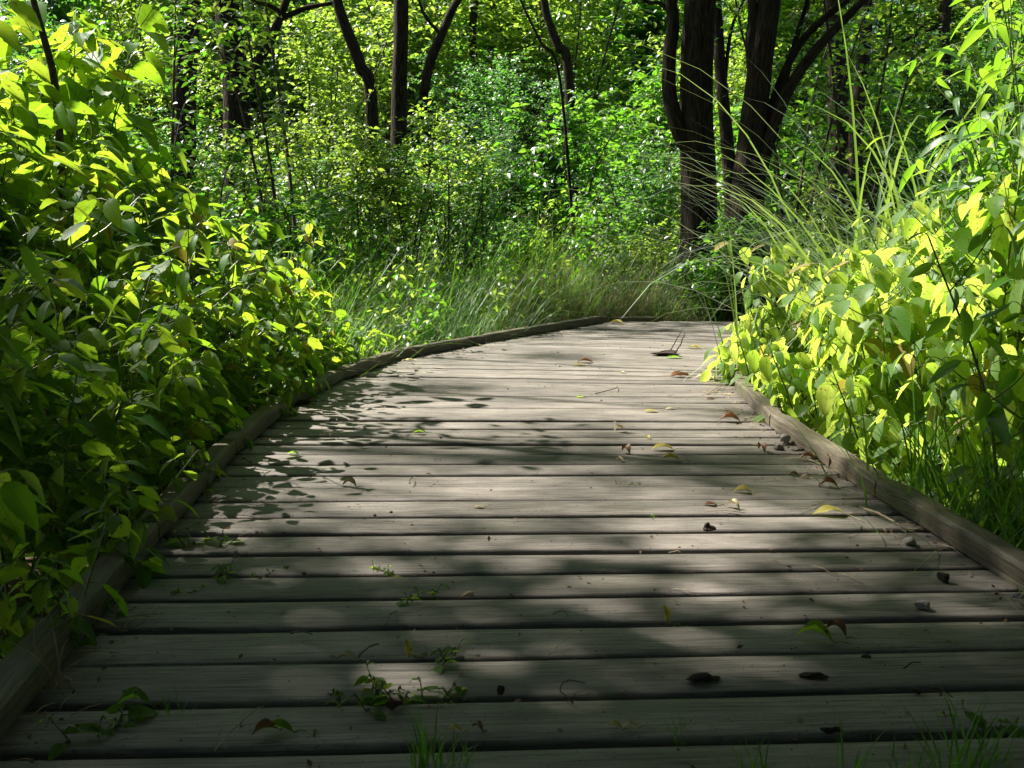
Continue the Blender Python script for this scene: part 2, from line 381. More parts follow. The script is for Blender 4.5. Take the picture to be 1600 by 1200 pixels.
def make_boardwalk():
    rg = np.random.default_rng(3)
    root = empty('boardwalk', (0, 4, 0), label='weathered grey plank boardwalk with low timber curbs, bending right into the woods', cat='boardwalk')
    root.location = (0, 0, 0)
    global LINES
    lines = LINES = []
    c = np.array((0.05, 1.371 - 0.147 * 11))
    for i in range(70):
        al = float(np.interp(c[1], AL[:, 0], AL[:, 1]))
        lines.append((c.copy(), al))
        c = c + 0.147 * np.array((-math.sin(al), math.cos(al)))
        if c[1] > 8.9: break
    mb = MB()
    for (c0, a0), (c1, a1) in zip(lines[:-1], lines[1:]):
        ends = []
        g0, g1 = rg.uniform(0.006, 0.0145, 2)
        ok = True
        for cc, al, g in ((c0, a0, g0), (c1, a1, -g1)):
            d = (math.cos(al), math.sin(al)); nn = np.array((-d[1], d[0]))
            q = cc + nn * g
            tr = [t for t in hit(RIGHT, q, d)]
            tr = min(tr) if tr else 3.2
            tl = [t for t in hit(LEFT, q, d) if t < tr]
            if not tl: ok = False; break
            tl = max(tl)
            if tr - tl < 0.15: ok = False; break
            ends.append((q + np.array(d) * (tl - 0.06), q + np.array(d) * (tr + 0.06)))
        if not ok: continue
        (A, B), (D, E) = ends
        ns = 22; th = 0.036
        prof = [(0.0, -0.007), (0.015, -0.002), (0.05, 0.0), (0.28, 0.0006), (0.5, 0.0008), (0.72, 0.0006), (0.95, 0.0), (0.985, -0.002), (1.0, -0.007), (1.0, -th), (0.0, -th)]
        r = rg.random(); tilt = rg.normal(0, 0.0015); base = rg.normal(0, 0.0012)
        ph = rg.random(4) * 6.28
        vs, at_ = [], []
        for s in np.linspace(0, 1, ns):
            P0 = A + (B - A) * s; P1 = D + (E - D) * s
            u = s * np.linalg.norm(B - A)
            w0 = 0.0016 * math.sin(3.1 * u + ph[0]) + 0.0012 * math.sin(9 * u + ph[1]); w1 = 0.0016 * math.sin(2.7 * u + ph[2]) + 0.0012 * math.sin(8 * u + ph[3])
            wl = np.linalg.norm(P1 - P0)
            for (pv, pz) in prof:
                p = P0 + (P1 - P0) * pv
                off = (w0 * (1 - pv) + w1 * pv)
                nn = (P1 - P0) / wl
                zz = pz + base + tilt * (pv - 0.5) * 2 + 0.0012 * math.sin(2 * u + ph[0])
                vs.append((p[0] + nn[0] * off, p[1] + nn[1] * off, zz)); at_.append((u, pv * wl + (0.2 if pz < -0.02 else 0), r))
        k = len(prof); q = []
        for i in range(ns - 1):
            for j in range(k):
                jj = (j + 1) % k
                q.append((i * k + j, (i + 1) * k + j, (i + 1) * k + jj, i * k + jj))
        mb.add(vs, [np.array(q), np.array([tuple(range(k))]), np.array([tuple((ns - 1) * k + j for j in range(k))[::-1]])], at_)
    mb.build('plank_deck', M['deck'], root)

    def beam(name, p, q, side, w=0.058, z0=0.004, z1=0.054, ext=0.0, m='curb'):
        """timber from p to q on one side (+1: body to the left of p->q)"""
        p, q = np.array(p, float), np.array(q, float)
        d = unit(q - p); nn = np.array((-d[1], d[0])) * side
        L = np.linalg.norm(q - p); b = MB(); r = rg.random()
        ns = max(6, int(L / 0.09)); vs, at_ = [], []
        e = 0.008
        prof = [(0, z0), (0, z1 - 0.009), (0.0025, z1 - 0.0025), (0.009, z1), (w - 0.009, z1), (w - 0.0025, z1 - 0.0025), (w, z1 - 0.009), (w, z0)]
        per = np.concatenate(([0], np.cumsum([math.hypot(prof[i + 1][0] - prof[i][0], prof[i + 1][1] - prof[i][1]) for i in range(7)])))
        tw = rg.normal(0, 0.004)
        for i, s in enumerate(np.linspace(0, 1, ns)):
            sh = e if i in (0, ns - 1) else 0
            for (o, z), pp in zip(prof, per):
                oo = w / 2 + (o - w / 2) * (1 - sh / w); z_ = z - (sh * 0.7 if z > z0 + 0.03 else 0)
                jit = rg.normal(0, 0.0010, 2)
                P_ = p + (q - p) * s + nn * (oo + jit[0])
                vs.append((P_[0], P_[1], z_ + jit[1] + tw * (s - 0.5))); at_.append((s * L, pp, r))
        k = 8; f = []
        for i in range(ns - 1):
            for j in range(k):
                jj = (j + 1) % k
                f.append((i * k + j, (i + 1) * k + j, (i + 1) * k + jj, i * k + jj))
        b.add(vs, [np.array(f), np.array([tuple(range(k))]), np.array([tuple((ns - 1) * k + j for j in range(k))[::-1]])], at_)
        o = b.build(name, M[m], root, False)
        return o
    LN = [(-0.60, -0.3), (-0.685, 1.15), (-0.80, 2.33), (-0.868, 3.28), (-0.878, 4.2), (-0.795, 4.97), (-0.62, 5.74), (-0.16, 6.62), (0.745, 8.2)]
    for a, b_ in zip(LN[:-1], LN[1:]):
        a, b_ = np.array(a), np.array(b_); d = unit(b_ - a)
        beam('curb_rail', a + d * 0.004, b_ - d * 0.004, 1)
    beam('curb_rail', (0.76, 8.215), (1.15, 8.20), 1, 0.055, 0.004, 0.036)
    RN = [(1.085, -0.3), (1.03, 1.45), (0.955, 2.72), (0.925, 3.75), (0.985, 4.62), (1.15, 5.4), (1.52, 6.02), (2.25, 6.42), (3.6, 6.3)]
    for a, b_ in zip(RN[:-1], RN[1:]):
        a, b_ = np.array(a), np.array(b_); d = unit(b_ - a)
        beam('curb_rail', a + d * 0.004, b_ - d * 0.004, -1)
    for poly, sd in ((LN, 1), (RN, -1)):
        for a, b_ in zip(poly[:-1], poly[1:]):
            beam('joist', a, b_, sd, 0.05, -0.22, -0.042)
    return root
make_boardwalk()

# ------------------------------------------------------------------ plant builders
UP = np.array((0, 0, 1.0))
SUNV = np.array((sx, sy, math.sin(SUN_EL)))
def herb(seed, H, nst, leafL, tmpls, spread=0.25, lean=0.25, droop=(0.1, 0.9), nodes=13, first=0.22, branch=0.5, radius=0.005, pair=False, flat=0.0):
    """broad-leaved herb: stems with alternate stalked leaves and short side shoots; returns stem MB, leaf MB"""
    rg = np.random.default_rng(seed)
    sm, lm = MB(), MB()
    P, A, Nn, L, Rn, T = [], [], [], [], [], []
    def leaf(p, az, el, ln, rnd):
        pet = ln * rg.uniform(0.25, 0.5)
        d = np.array((math.cos(az) * math.cos(el), math.sin(az) * math.cos(el), math.sin(el)))
        q = p + d * pet
        tube(sm, [p, p + d * pet * 0.5 + UP * 0.004, q], [0.0016, 0.0013, 0.001], 3, rnd, False)
        dr = -rg.uniform(*droop)
        a = np.array((math.cos(az) * math.cos(dr), math.sin(az) * math.cos(dr), math.sin(dr)))
        n = UP * (0.45 + 0.6 * flat) + SUNV * (0.8 - 0.45 * flat) + rg.normal(0, 0.33, 3)
        P.append(q); A.append(a); Nn.append(n); L.append(ln); Rn.append(rnd); T.append(rg.integers(len(tmpls)))
    for s in range(nst):
        az = rg.uniform(0, 6.28); h = H * rg.uniform(0.7, 1.0)
        base = np.array((rg.normal(0, spread * 0.5), rg.normal(0, spread * 0.5), -0.03))
        ln = rg.uniform(0.3, 1.0) * lean * h
        mid = base + np.array((math.cos(az) * ln * 0.35, math.sin(az) * ln * 0.35, h * 0.55))
        tip = base + np.array((math.cos(az) * ln, math.sin(az) * ln, h))
        path = smooth_path([base, mid, tip], 10)
        tube(sm, path, np.linspace(radius, radius * 0.35, 10), 5, rg.random())
        ph = rg.uniform(0, 6.28)
        ts = np.linspace(first, 1.0, nodes) + rg.normal(0, 0.012, nodes)
        for i, t in enumerate(np.clip(ts, 0, 1)):
            p = np.array([np.interp(t * 9, range(10), path[:, k]) for k in range(3)])
            ph += 2.4 + rg.normal(0, 0.25)
            size = leafL * (0.75 + 0.4 * math.sin(math.pi * min(1, t * 0.9))) * rg.uniform(0.6, 1.2) * (0.55 if t > 0.96 else 1)
            rnd = rg.random()
            leaf(p, ph, rg.uniform(0.1, 0.6), size, rnd)
            if pair: leaf(p, ph + math.pi, rg.uniform(0.1, 0.6), size * 0.95, rnd)
            if rg.random() < branch and 0.3 < t < 0.95:
                bl = h * rg.uniform(0.12, 0.26); ba = ph + rg.normal(0, 0.4); be = rg.uniform(0.3, 0.8)
                bd = np.array((math.cos(ba) * math.cos(be), math.sin(ba) * math.cos(be), math.sin(be)))
                q = smooth_path([p, p + bd * bl * 0.5, p + bd * bl + UP * 0.03 * h], 5)
                tube(sm, q, np.linspace(radius * 0.5, radius * 0.25, 5), 4, rg.random())
                b2 = ba
                for tt in (0.4, 0.7, 0.9, 1.0, 1.0):
                    pp = np.array([np.interp(tt * 4, range(5), q[:, k]) for k in range(3)])
                    b2 += 2.4
                    leaf(pp, b2, rg.uniform(0.0, 0.5), leafL * rg.uniform(0.5, 0.95), rg.random())
    P, A, Nn, L, Rn, T = map(np.array, (P, A, Nn, L, Rn, T))
    for k in range(len(tmpls)):
        s = T == k
        add_leaves(lm, tmpls[k], P[s], A[s], Nn[s], L[s], Rn[s], rg.uniform(0.72, 1.15, s.sum()))
    return sm, lm

def shrub(seed, H, spread, nst, ntwig, leafL, tmpls, per=9, start=0.15, up=0.35):
    """woody shrub or young tree: several stems, twigs off them, small leaves along the twigs"""
    rg = np.random.default_rng(seed)
    sm, lm = MB(), MB()
    P, A = [], []
    for s in range(nst):
        az = rg.uniform(0, 6.28); h = H * rg.uniform(0.65, 1.0)
        o = spread * rg.uniform(0.2, 0.9)
        base = np.array((rg.normal(0, 0.08), rg.normal(0, 0.08), -0.05))
        pts = [base, base + np.array((math.cos(az) * o * 0.25 + rg.normal(0, .05), math.sin(az) * o * 0.25 + rg.normal(0, .05), h * 0.4)),
               base + np.array((math.cos(az) * o * 0.6 + rg.normal(0, .08), math.sin(az) * o * 0.6 + rg.normal(0, .08), h * 0.75)),
               base + np.array((math.cos(az) * o, math.sin(az) * o, h))]
        path = smooth_path(pts, 12)
        tube(sm, path, np.linspace(0.010 + 0.006 * H / 2, 0.003, 12), 5, rg.random())
        for k in range(ntwig):
            t = rg.uniform(start, 1.0) ** 0.85
            p = np.array([np.interp(t * 11, range(12), path[:, j]) for j in range(3)])
            ta = rg.uniform(0, 6.28); te = rg.normal(up, 0.35)
            tl = spread * rg.uniform(0.25, 0.75) * (1.15 - 0.6 * t)
            d = np.array((math.cos(ta) * math.cos(te), math.sin(ta) * math.cos(te), math.sin(te)))
            q = [p, p + d * tl * 0.5, p + d * tl - UP * 0.12 * tl]
            if k % 2 == 0: tube(sm, q, [0.004, 0.003, 0.0015], 3, rg.random(), False)
            side = unit(np.cross(d, UP))
            for i in range(per):
                f = (i + 1) / per
                pp = (1 - f) * q[0] + f * q[2] + UP * 0.1 * tl * f * (1 - f)
                sg = 1 if i % 2 else -1
                a = d * 0.6 + side * sg * rg.uniform(0.5, 1.1) + rg.normal(0, 0.25, 3) - UP * rg.uniform(0.0, 0.5)
                P.append(pp + rg.normal(0, 0.015, 3)); A.append(a)
    P, A = np.array(P), np.array(A); n = len(P)
    T = rg.integers(0, len(tmpls), n); L = leafL * rg.uniform(0.6, 1.2, n); Rn = rg.random(n)
    Nn = UP + rg.normal(0, 0.45, (n, 3))
    for k in range(len(tmpls)):
        s = T == k
        add_leaves(lm, tmpls[k], P[s], A[s], Nn[s], L[s], Rn[s])
    return sm, lm

def crown_mb(seed, n, rx, ry, rz, leafL, nclump, tmpls=None, shell=0.35):
    """leaf sprays spread unevenly through an ellipsoid"""
    rg = np.random.default_rng(seed); lm, sm = MB(), MB()
    tm = tmpls or SMALL
    d = unit(rg.normal(0, 1, (nclump, 3))); r = (shell + (1 - shell) * rg.random(nclump)) ** 0.6
    cen = d * r[:, None] * np.array((rx, ry, rz))
    size = rg.uniform(0.25, 0.6, nclump) * min(rx, rz) * 0.55
    per = n // nclump
    P, A = [], []
    for c, s in zip(cen, size):
        q = rg.normal(0, 1, (per, 3)) * np.array((s, s, s * 0.45))
        P.append(c + q); A.append(q + np.array((0, 0, -0.3 * s)) + rg.normal(0, s * 0.5, (per, 3)))
        tube(sm, [c * 0.25, c * 0.65 + rg.normal(0, 0.1, 3), c], [0.03, 0.018, 0.006], 4, rg.random(), False)
    P, A = np.concatenate(P), np.concatenate(A); m = len(P)
    T = rg.integers(0, len(tm), m)
    Nn = UP + rg.normal(0, 0.5, (m, 3)); L = leafL * rg.uniform(0.6, 1.2, m); Rn = rg.random(m)
    for k in range(len(tm)):
        s = T == k
        add_leaves(lm, tm[k], P[s], A[s], Nn[s], L[s], Rn[s])
    return sm, lm

def blade_strip(mb, base, az, L, w, arch, rg, seg=6, lean=0.2, rnd=None, gw=True):
    """one arching grass blade, folded along its midrib"""
    rnd = rg.random() if rnd is None else rnd
    h = np.array((math.cos(az), math.sin(az), 0)); side = np.array((-math.sin(az), math.cos(az), 0))
    el = math.pi / 2 - lean
    p = np.array(base, float); pts = [p.copy()]; 
    for i in range(seg):
        d = h * math.cos(el) + UP * math.sin(el)
        p = p + d * L / seg; pts.append(p.copy())
        if el > -1.1: el -= arch * (0.4 + 1.2 * (i + 1) / seg) / seg * 1.25
    vs, at_, q, tri = [], [], [], []
    for i, p in enumerate(pts):
        t = i / seg
        ww = w * 0.5 * (1 - t ** 2.2) * (0.75 + 0.25 * min(1, t * 4))
        if i == seg:
            vs.append(p); at_.append((0, 1, rnd))
        else:
            vs += [p - side * ww, p - UP * ww * 0.35 * (1 if arch < 0.6 else 0.7), p + side * ww]; at_ += [(-1, t, rnd), (0, t, rnd), (1, t, rnd)]
    for i in range(seg - 1):
        for j in range(2):
            a = i * 3 + j; q.append((a, a + 1, a + 4, a + 3))
    a = (seg - 1) * 3
    tri += [(a, a + 1, a + 3), (a + 1, a + 2, a + 3)]
    mb.add(vs, [np.array(q), np.array(tri)], at_)

def tuft(seed, n, L, w, arch, spread, lean=(0.05, 0.5), az0=None, azs=0.8, seg=6):
    rg = np.random.default_rng(seed); mb = MB()
    for i in range(n):
        az = rg.uniform(0, 6.28) if az0 is None else rg.normal(az0, azs)
        b = (rg.normal(0, spread), rg.normal(0, spread), -0.02)
        blade_strip(mb, b, az, L * rg.uniform(0.55, 1.1), w * rg.uniform(0.7, 1.2), arch * rg.uniform(0.5, 1.3), rg, seg, rg.uniform(*lean))
    return mb

def proto(kind, mats, *args, **kw):
    sm, lm = kind(*args, **kw)
    return sm.mesh('stem', M[mats[0]]), lm.mesh('foliage', M[mats[1]])

def place(name, pr, x, y, s, rz, label, cat, group=None, z=None, tilt=(0, 0), names=('stem', 'foliage')):
    root = empty(name, (x, y, ground_z(x, y) if z is None else z), rz, label, cat, group)
    root.rotation_euler = (tilt[0], tilt[1], rz)
    root.scale = (s, s, s) if np.isscalar(s) else s
    for nm, me in zip(names, pr): link(nm, me, root)
    return root

# ------------------------------------------------------------------ left bed of broad-leaved plants
rnd = random.Random(11)
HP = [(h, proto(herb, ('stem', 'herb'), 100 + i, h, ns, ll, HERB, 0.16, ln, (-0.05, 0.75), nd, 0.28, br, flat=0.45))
      for i, (h, ns, ll, ln, nd, br) in enumerate([(0.55, 5, 0.085, 0.35, 9, 0.3), (0.60, 6, 0.095, 0.4, 9, 0.3), (0.85, 5, 0.105, 0.3, 12, 0.5), (0.9, 6, 0.10, 0.3, 12, 0.5),
                                                   (1.2, 5, 0.135, 0.28, 14, 0.55), (1.25, 5, 0.14, 0.25, 14, 0.55), (1.65, 5, 0.165, 0.25, 17, 0.5), (1.7, 5, 0.17, 0.22, 17, 0.5)])]
def pick(protos, H, k=2):
    c = sorted(protos, key=lambda q: abs(q[0] - H))[:k]
    q = rnd.choice(c)
    return q[1], H / q[0]
def ytop_left(px): return np.interp(px, [-200, 60, 160, 220, 270, 330, 420, 500, 560, 620], [-60, 60, 20, 110, 210, 285, 320, 345, 440, 500])
spots = []
for row, (off, k) in enumerate(((0.16, 1.0), (0.46, 1.0), (0.78, 1.0), (1.12, 1.0), (1.5, 1.0))):
    y = 1.25 + 0.11 * row
    while y < 5.5:
        le = np.interp(y, [p[1] for p in LEFT[:13]], [p[0] for p in LEFT[:13]])
        x = le - 0.12 - off + rnd.uniform(-0.07, 0.07)
        px = 800 + FPX * x / y
        if px > -110 and not (y < 2.0 and row > 1):
            yt = ytop_left(px)
            zt = CAM_H + (361 - yt) / FPX * y
            H = zt - GZ
            if row == 0: H = min(H * rnd.uniform(0.5, 0.8), 0.35 + 0.11 * y)
            if row == 0 and y > 4.6: y += 0.35; continue
            elif row == 1: H = min(H * rnd.uniform(0.65, 0.92), 0.45 + 0.16 * y)
            elif row == 2: H = min(H * rnd.uniform(0.8, 1.0), 1.42)
            else: H *= rnd.uniform(0.90, 1.12)
            if y < 2.3: H = min(H, 0.42 + 0.1 * row)
            elif y < 2.9: H = min(H, 0.70 + 0.12 * row)
            spots.append((row, x, y, H))
        y += rnd.uniform(0.30, 0.40) + 0.03 * row
for row, x, y, H in spots:
    pr_, s = pick(HP, H)
    if H > 1.25: lab, g = 'tall broad-leaved plant with sunlit yellow-green top leaves at the back of the left bed', 'tall plants at the back of the left bed'
    elif row == 0: lab, g = 'low shaded leafy plant crowding the outer side of the left curb', 'low plants along the left curb'
    else: lab, g = 'knee-high broad-leaved plant in the shaded thicket left of the boardwalk', 'leafy plants in the left thicket'
    place('leafy_plant', pr_, x, y, s, rnd.uniform(-.7, .7), lab, 'plant', g, None, (rnd.uniform(-.08, .08), rnd.uniform(-.05, .12)))

for i, (y, o, H) in enumerate([(4.75, 0.26, 0.55), (5.05, 0.30, 0.62), (5.3, 0.22, 0.5), (5.55, 0.34, 0.62), (5.85, 0.3, 0.5), (5.2, 0.62, 0.75), (5.7, 0.7, 0.7)]):
    pr_, s = pick(HP, H)
    place('leafy_plant', pr_, float(np.interp(y, [p[1] for p in LEFT[:13]], [p[0] for p in LEFT[:13]])) - o, y, s, rnd.uniform(-.7, .7), 'low sunlit leafy plant between the left curb and the grassy bank, where the curb bends', 'plant', 'low plants at the bend of the left curb')
# the single upright stem in front of the grass
pr_ = proto(herb, ('stem', 'herb'), 211, 0.95, 1, 0.10, HERB, 0.01, 0.05, (0.0, 0.6), 15, 0.3, 0.55, 0.009)
x, y = gp(505, 560, -0.0); x -= 0.10
place('leafy_plant', pr_, x, y, 1.1, 0.4, 'single upright thick-stemmed leafy plant standing against the grass, beside the bend of the left curb', 'plant')
# leaning sprig over the left curb
pr_ = proto(herb, ('stem', 'herb'), 223, 0.42, 1, 0.075, HERB, 0.01, 0.45, (0.0, 0.5), 7, 0.5, 0.3, 0.005)
place('leafy_sprig', pr_, -0.90, 2.35, 1.0, 0.9, 'sunlit yellow-green sprig leaning toward the left curb above the dark undergrowth', 'plant', z=-0.1, tilt=(-0.1, 0.3))
pr_ = proto(herb, ('stem', 'herb'), 225, 0.32, 2, 0.07, HERB, 0.02, 0.5, (0.0, 0.5), 7, 0.4, 0.2, 0.004)
place('leafy_sprig', pr_, -0.96, 3.35, 1.0, 0.2, 'small leafy sprig hanging over the left curb onto the planks', 'plant', z=-0.12, tilt=(0.0, 0.45))
OH = [proto(herb, ('stem', 'herb'), 240 + i, 0.36, 2, 0.07, HERB, 0.03, 0.55, (0.0, 0.6), 8, 0.35, 0.3, 0.004) for i in range(2)]
for i, (y, rz, t, lab) in enumerate([(1.75, 0.3, 0.35, 'dim leafy shoot leaning over the left curb, nearest of the overhanging shoots'), (2.05, -0.3, 0.3, 'dark leafy shoot bending across the left curb beside the dappled patch'), (2.85, 0.5, 0.4, 'leafy shoot overhanging the left curb in mid distance'),
                                     (3.9, 0.1, 0.45, 'leafy shoot hanging over the left curb, just before the bend'), (4.55, -0.2, 0.4, 'bright leafy shoot at the left curb where it starts to bend')]):
    place('leafy_sprig', OH[i % 2], float(np.interp(y, [p[1] for p in LEFT[:13]], [p[0] for p in LEFT[:13]])) - 0.10, y, 0.95, rz, lab, 'plant', z=-0.1, tilt=(0.0, t))
# big close leaves at the left edge
pr_ = proto(herb, ('stem', 'herb'), 231, 0.55, 2, 0.115, HERB, 0.05, 0.3, (0.5, 1.2), 8, 0.45, 0.2, 0.005)
place('leafy_plant', pr_, -0.92, 1.66, 1.0, 2.0, 'large-leaved plant nearest the camera in the dark lower left, its big leaves hanging down', 'plant', z=-0.1)
# long narrow leaves at the far left
LP = [(h, proto(herb, ('stem', 'lance'), 300 + i, h, ns, ll, LANCE, 0.1, 0.3, (0.0, 0.8), nd, 0.25, 0.35)) for i, (h, ns, ll, nd) in enumerate([(0.9, 3, 0.13, 18), (1.4, 4, 0.15, 24), (1.6, 4, 0.14, 28)])]
place('narrow_leaved_plant', LP[0][1], -1.28, 2.45, 1.08, 1.0, 'plant with long dark lance-shaped leaves reaching in from the left edge', 'plant')

# sapling and the bare limb at top left
mb = MB(); p = [at(px_, py_, 4.4) for px_, py_ in ((100, 330), (92, 200), (84, 120), (66, 50), (50, -10), (30, -120))]
p = [np.array((p[0][0] + 0.02, 4.4, GZ - 0.03))] + p
root = empty('sapling', tuple(p[0]), 0, 'slim brown sapling trunk leaning left through the tall leaves at the top left', 'sapling')
tube(mb, smooth_path(np.array(p) - p[0], 20), np.linspace(0.02, 0.012, 20), 8, 0.3)
mb.build('trunk', M['twig'], root)
sm, lm = crown_mb(77, 130, 0.4, 0.4, 0.4, 0.09, 12)
o = lm.build('crown', M['crown'], root); o.location = tuple(p[-1] - p[0] + np.array((0, 0, 0.45)))

# ------------------------------------------------------------------ right bed
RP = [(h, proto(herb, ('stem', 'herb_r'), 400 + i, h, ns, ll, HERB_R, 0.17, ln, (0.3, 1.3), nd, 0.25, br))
      for i, (h, ns, ll, ln, nd, br) in enumerate([(0.50, 5, 0.085, 0.3, 9, 0.3), (0.55, 6, 0.09, 0.35, 9, 0.4), (0.8, 5, 0.105, 0.3, 12, 0.5), (0.85, 6, 0.10, 0.3, 13, 0.5), (1.05, 5, 0.105, 0.25, 15, 0.55), (1.1, 6, 0.105, 0.25, 15, 0.6), (1.5, 6, 0.10, 0.25, 20, 0.65)])]
def ytop_right(px): return np.interp(px, [1080, 1110, 1150, 1200, 1300, 1420, 1500, 1600, 1700], [520, 440, 365, 335, 320, 295, 245, 130, 90])
for row, off in enumerate((0.13, 0.40, 0.70, 1.02, 1.36, 1.75, 2.2, 2.7)):
    y = 2.75 + 0.13 * row
    while y < 6.6:
        if y > 4.7 and row == 0: off = -0.06
        re_ = np.interp(y, [p[1] for p in RIGHT[:9]], [p[0] for p in RIGHT[:9]])
        x = re_ + 0.12 + off + rnd.uniform(-0.07, 0.07)
        px = 800 + FPX * x / y
        if px < 2050:
            zt = CAM_H + (361 - ytop_right(px)) / FPX * y
            H = zt - GZ
            if row == 0: H = min(H * rnd.uniform(0.55, 0.8), 0.62)
            elif row == 1: H = min(H * rnd.uniform(0.7, 0.95), 0.9)
            else: H *= rnd.uniform(0.88, 1.06)
            H = min(H, 1.15 if px < 1500 else 1.6)
            if y < 3.1: H = min(H, 0.5)
            pr_, s = pick(RP, H)
            if row == 0: lab, g = 'low yellow-green leafy plant right beside the right curb', 'low plants along the right curb'
            else: lab, g = 'sunlit yellow-green leafy plant in the dense bed right of the boardwalk', 'sunlit plants in the right bed'
            place('leafy_plant', pr_, x, y, s, rnd.uniform(-.7, .7), lab, 'plant', g, None, (rnd.uniform(-.06, .1), rnd.uniform(-.12, .05)))
        y += rnd.uniform(0.30, 0.40) + 0.02 * row

# willow-like plants at the right edge
place('narrow_leaved_plant', LP[2][1], 1.95, 3.75, 0.97, 0.3, 'tall plant with narrow willow-like leaves at the upper right edge, lit by the sun', 'plant')
place('narrow_leaved_plant', LP[1][1], 2.25, 4.3, 1.2, 2.3, 'tall narrow-leaved plant behind the sunlit willow-like one at the right edge', 'plant')
place('narrow_leaved_plant', LP[2][1], 1.72, 3.45, 0.82, 2.0, 'narrow-leaved plant with drooping bright leaves, half over the sunlit bed at the right edge', 'plant')
place('narrow_leaved_plant', LP[2][1], 2.6, 4.9, 1.25, 4.0, 'tallest narrow-leaved plant, farthest back at the right edge behind the reeds', 'plant')
pr_ = proto(herb, ('stem', 'lance'), 330, 0.95, 2, 0.12, [leaf_template(9, 5, 0.34, 0.42, 0.3, c, 0.02, 0.01) for c in (0.1, 0.3)], 0.06, 0.4, (0.2, 0.9), 12, 0.4, 0.6, 0.006)
place('dark_leaved_plant', pr_, 1.30, 2.62, 1.0, 2.6, 'close dark green plant with big shaded leaves arching in from the right edge', 'plant', tilt=(0, -0.1))

place('narrow_leaved_plant', LP[2][1], 2.12, 4.05, 1.28, 5.1, 'high narrow-leaved plant whose tip nears the top right corner', 'plant')
place('narrow_leaved_plant', LP[1][1], 1.92, 4.0, 1.25, 1.2, 'narrow-leaved plant filling the right edge between the bed and the highest tips', 'plant')
# ------------------------------------------------------------------ reeds and grass clumps on the right
RE = [tuft(500 + i, n, L, 0.017, a, 0.12, (0.14, 0.62), seg=9).mesh('blades', M['reed']) for i, (n, L, a) in enumerate([(72, 2.1, 1.35), (70, 2.25, 1.2), (66, 1.9, 1.55)])]
for i, (x, y, s, k, rz, lab) in enumerate([
        (1.75, 5.1, 1.0, 0, 0.0, 'arching clump of long-bladed reed rising behind the left end of the sunlit bed'),
        (2.05, 4.9, 1.05, 1, 2.0, 'tallest reed clump with blades fanning up at the upper right'),
        (2.35, 5.2, 1.0, 2, 4.0, 'reed clump with silvery bent blades deep at the right, by the willow-like plants'),
        (1.85, 5.8, 0.72, 2, 2.6, 'smaller reed clump at the back of the bed in front of the dark forked trunks'),
        (1.95, 5.6, 1.1, 1, 5.0, 'wide reed clump arching in front of the slanting limbs, above the sunlit bed'),
        (2.45, 5.7, 1.15, 0, 1.2, 'tall silvery reed clump farthest back at the upper right'),
        (2.6, 4.5, 1.0, 0, 3.0, 'reed clump half hidden behind the narrow-leaved plants at the right edge')]):
    place('reed_clump', (RE[k],), x, y, s, rz, lab, 'reed', 'reed clumps right of the boardwalk', names=('blades',))
mb = tuft(520, 11, 1.15, 0.011, 0.45, 0.03, (0.02, 0.35))
place('reed_clump', (mb.mesh('blades', M['reed']),), 1.13, 5.05, 1.0, 0.4, 'thin reed tuft standing alone by the planks where the sunlit right bed begins', 'reed', 'reed clumps right of the boardwalk', names=('blades',))
TG = [tuft(540 + i, 70, 0.72, 0.007, 1.0, 0.07, (0.05, 0.7)).mesh('blades', M['grass']) for i in range(3)]
gl = ['shaded grass tuft bending its blades over the right curb at the joint', 'dark grass tuft behind the right curb, just nearer than the curb joint', 'dark grass tuft in the shaded lower right behind the curb',
      'long shaded grass tuft at the right edge under the dark leaves', 'shaded grass tuft between the right curb and the sunlit leaves', 'grass tuft at the right edge, nearest the camera']
for i, (x, y, s) in enumerate([(1.10, 2.72, 1.0), (1.14, 2.50, 0.9), (1.18, 2.28, 0.85), (1.38, 2.62, 1.1), (1.27, 2.9, 1.0), (1.2, 2.08, 0.8)]):
    place('grass_tuft', (TG[i % 3],), x, y, s, i * 1.3, gl[i], 'grass', 'grass tufts behind the right curb', names=('blades',))

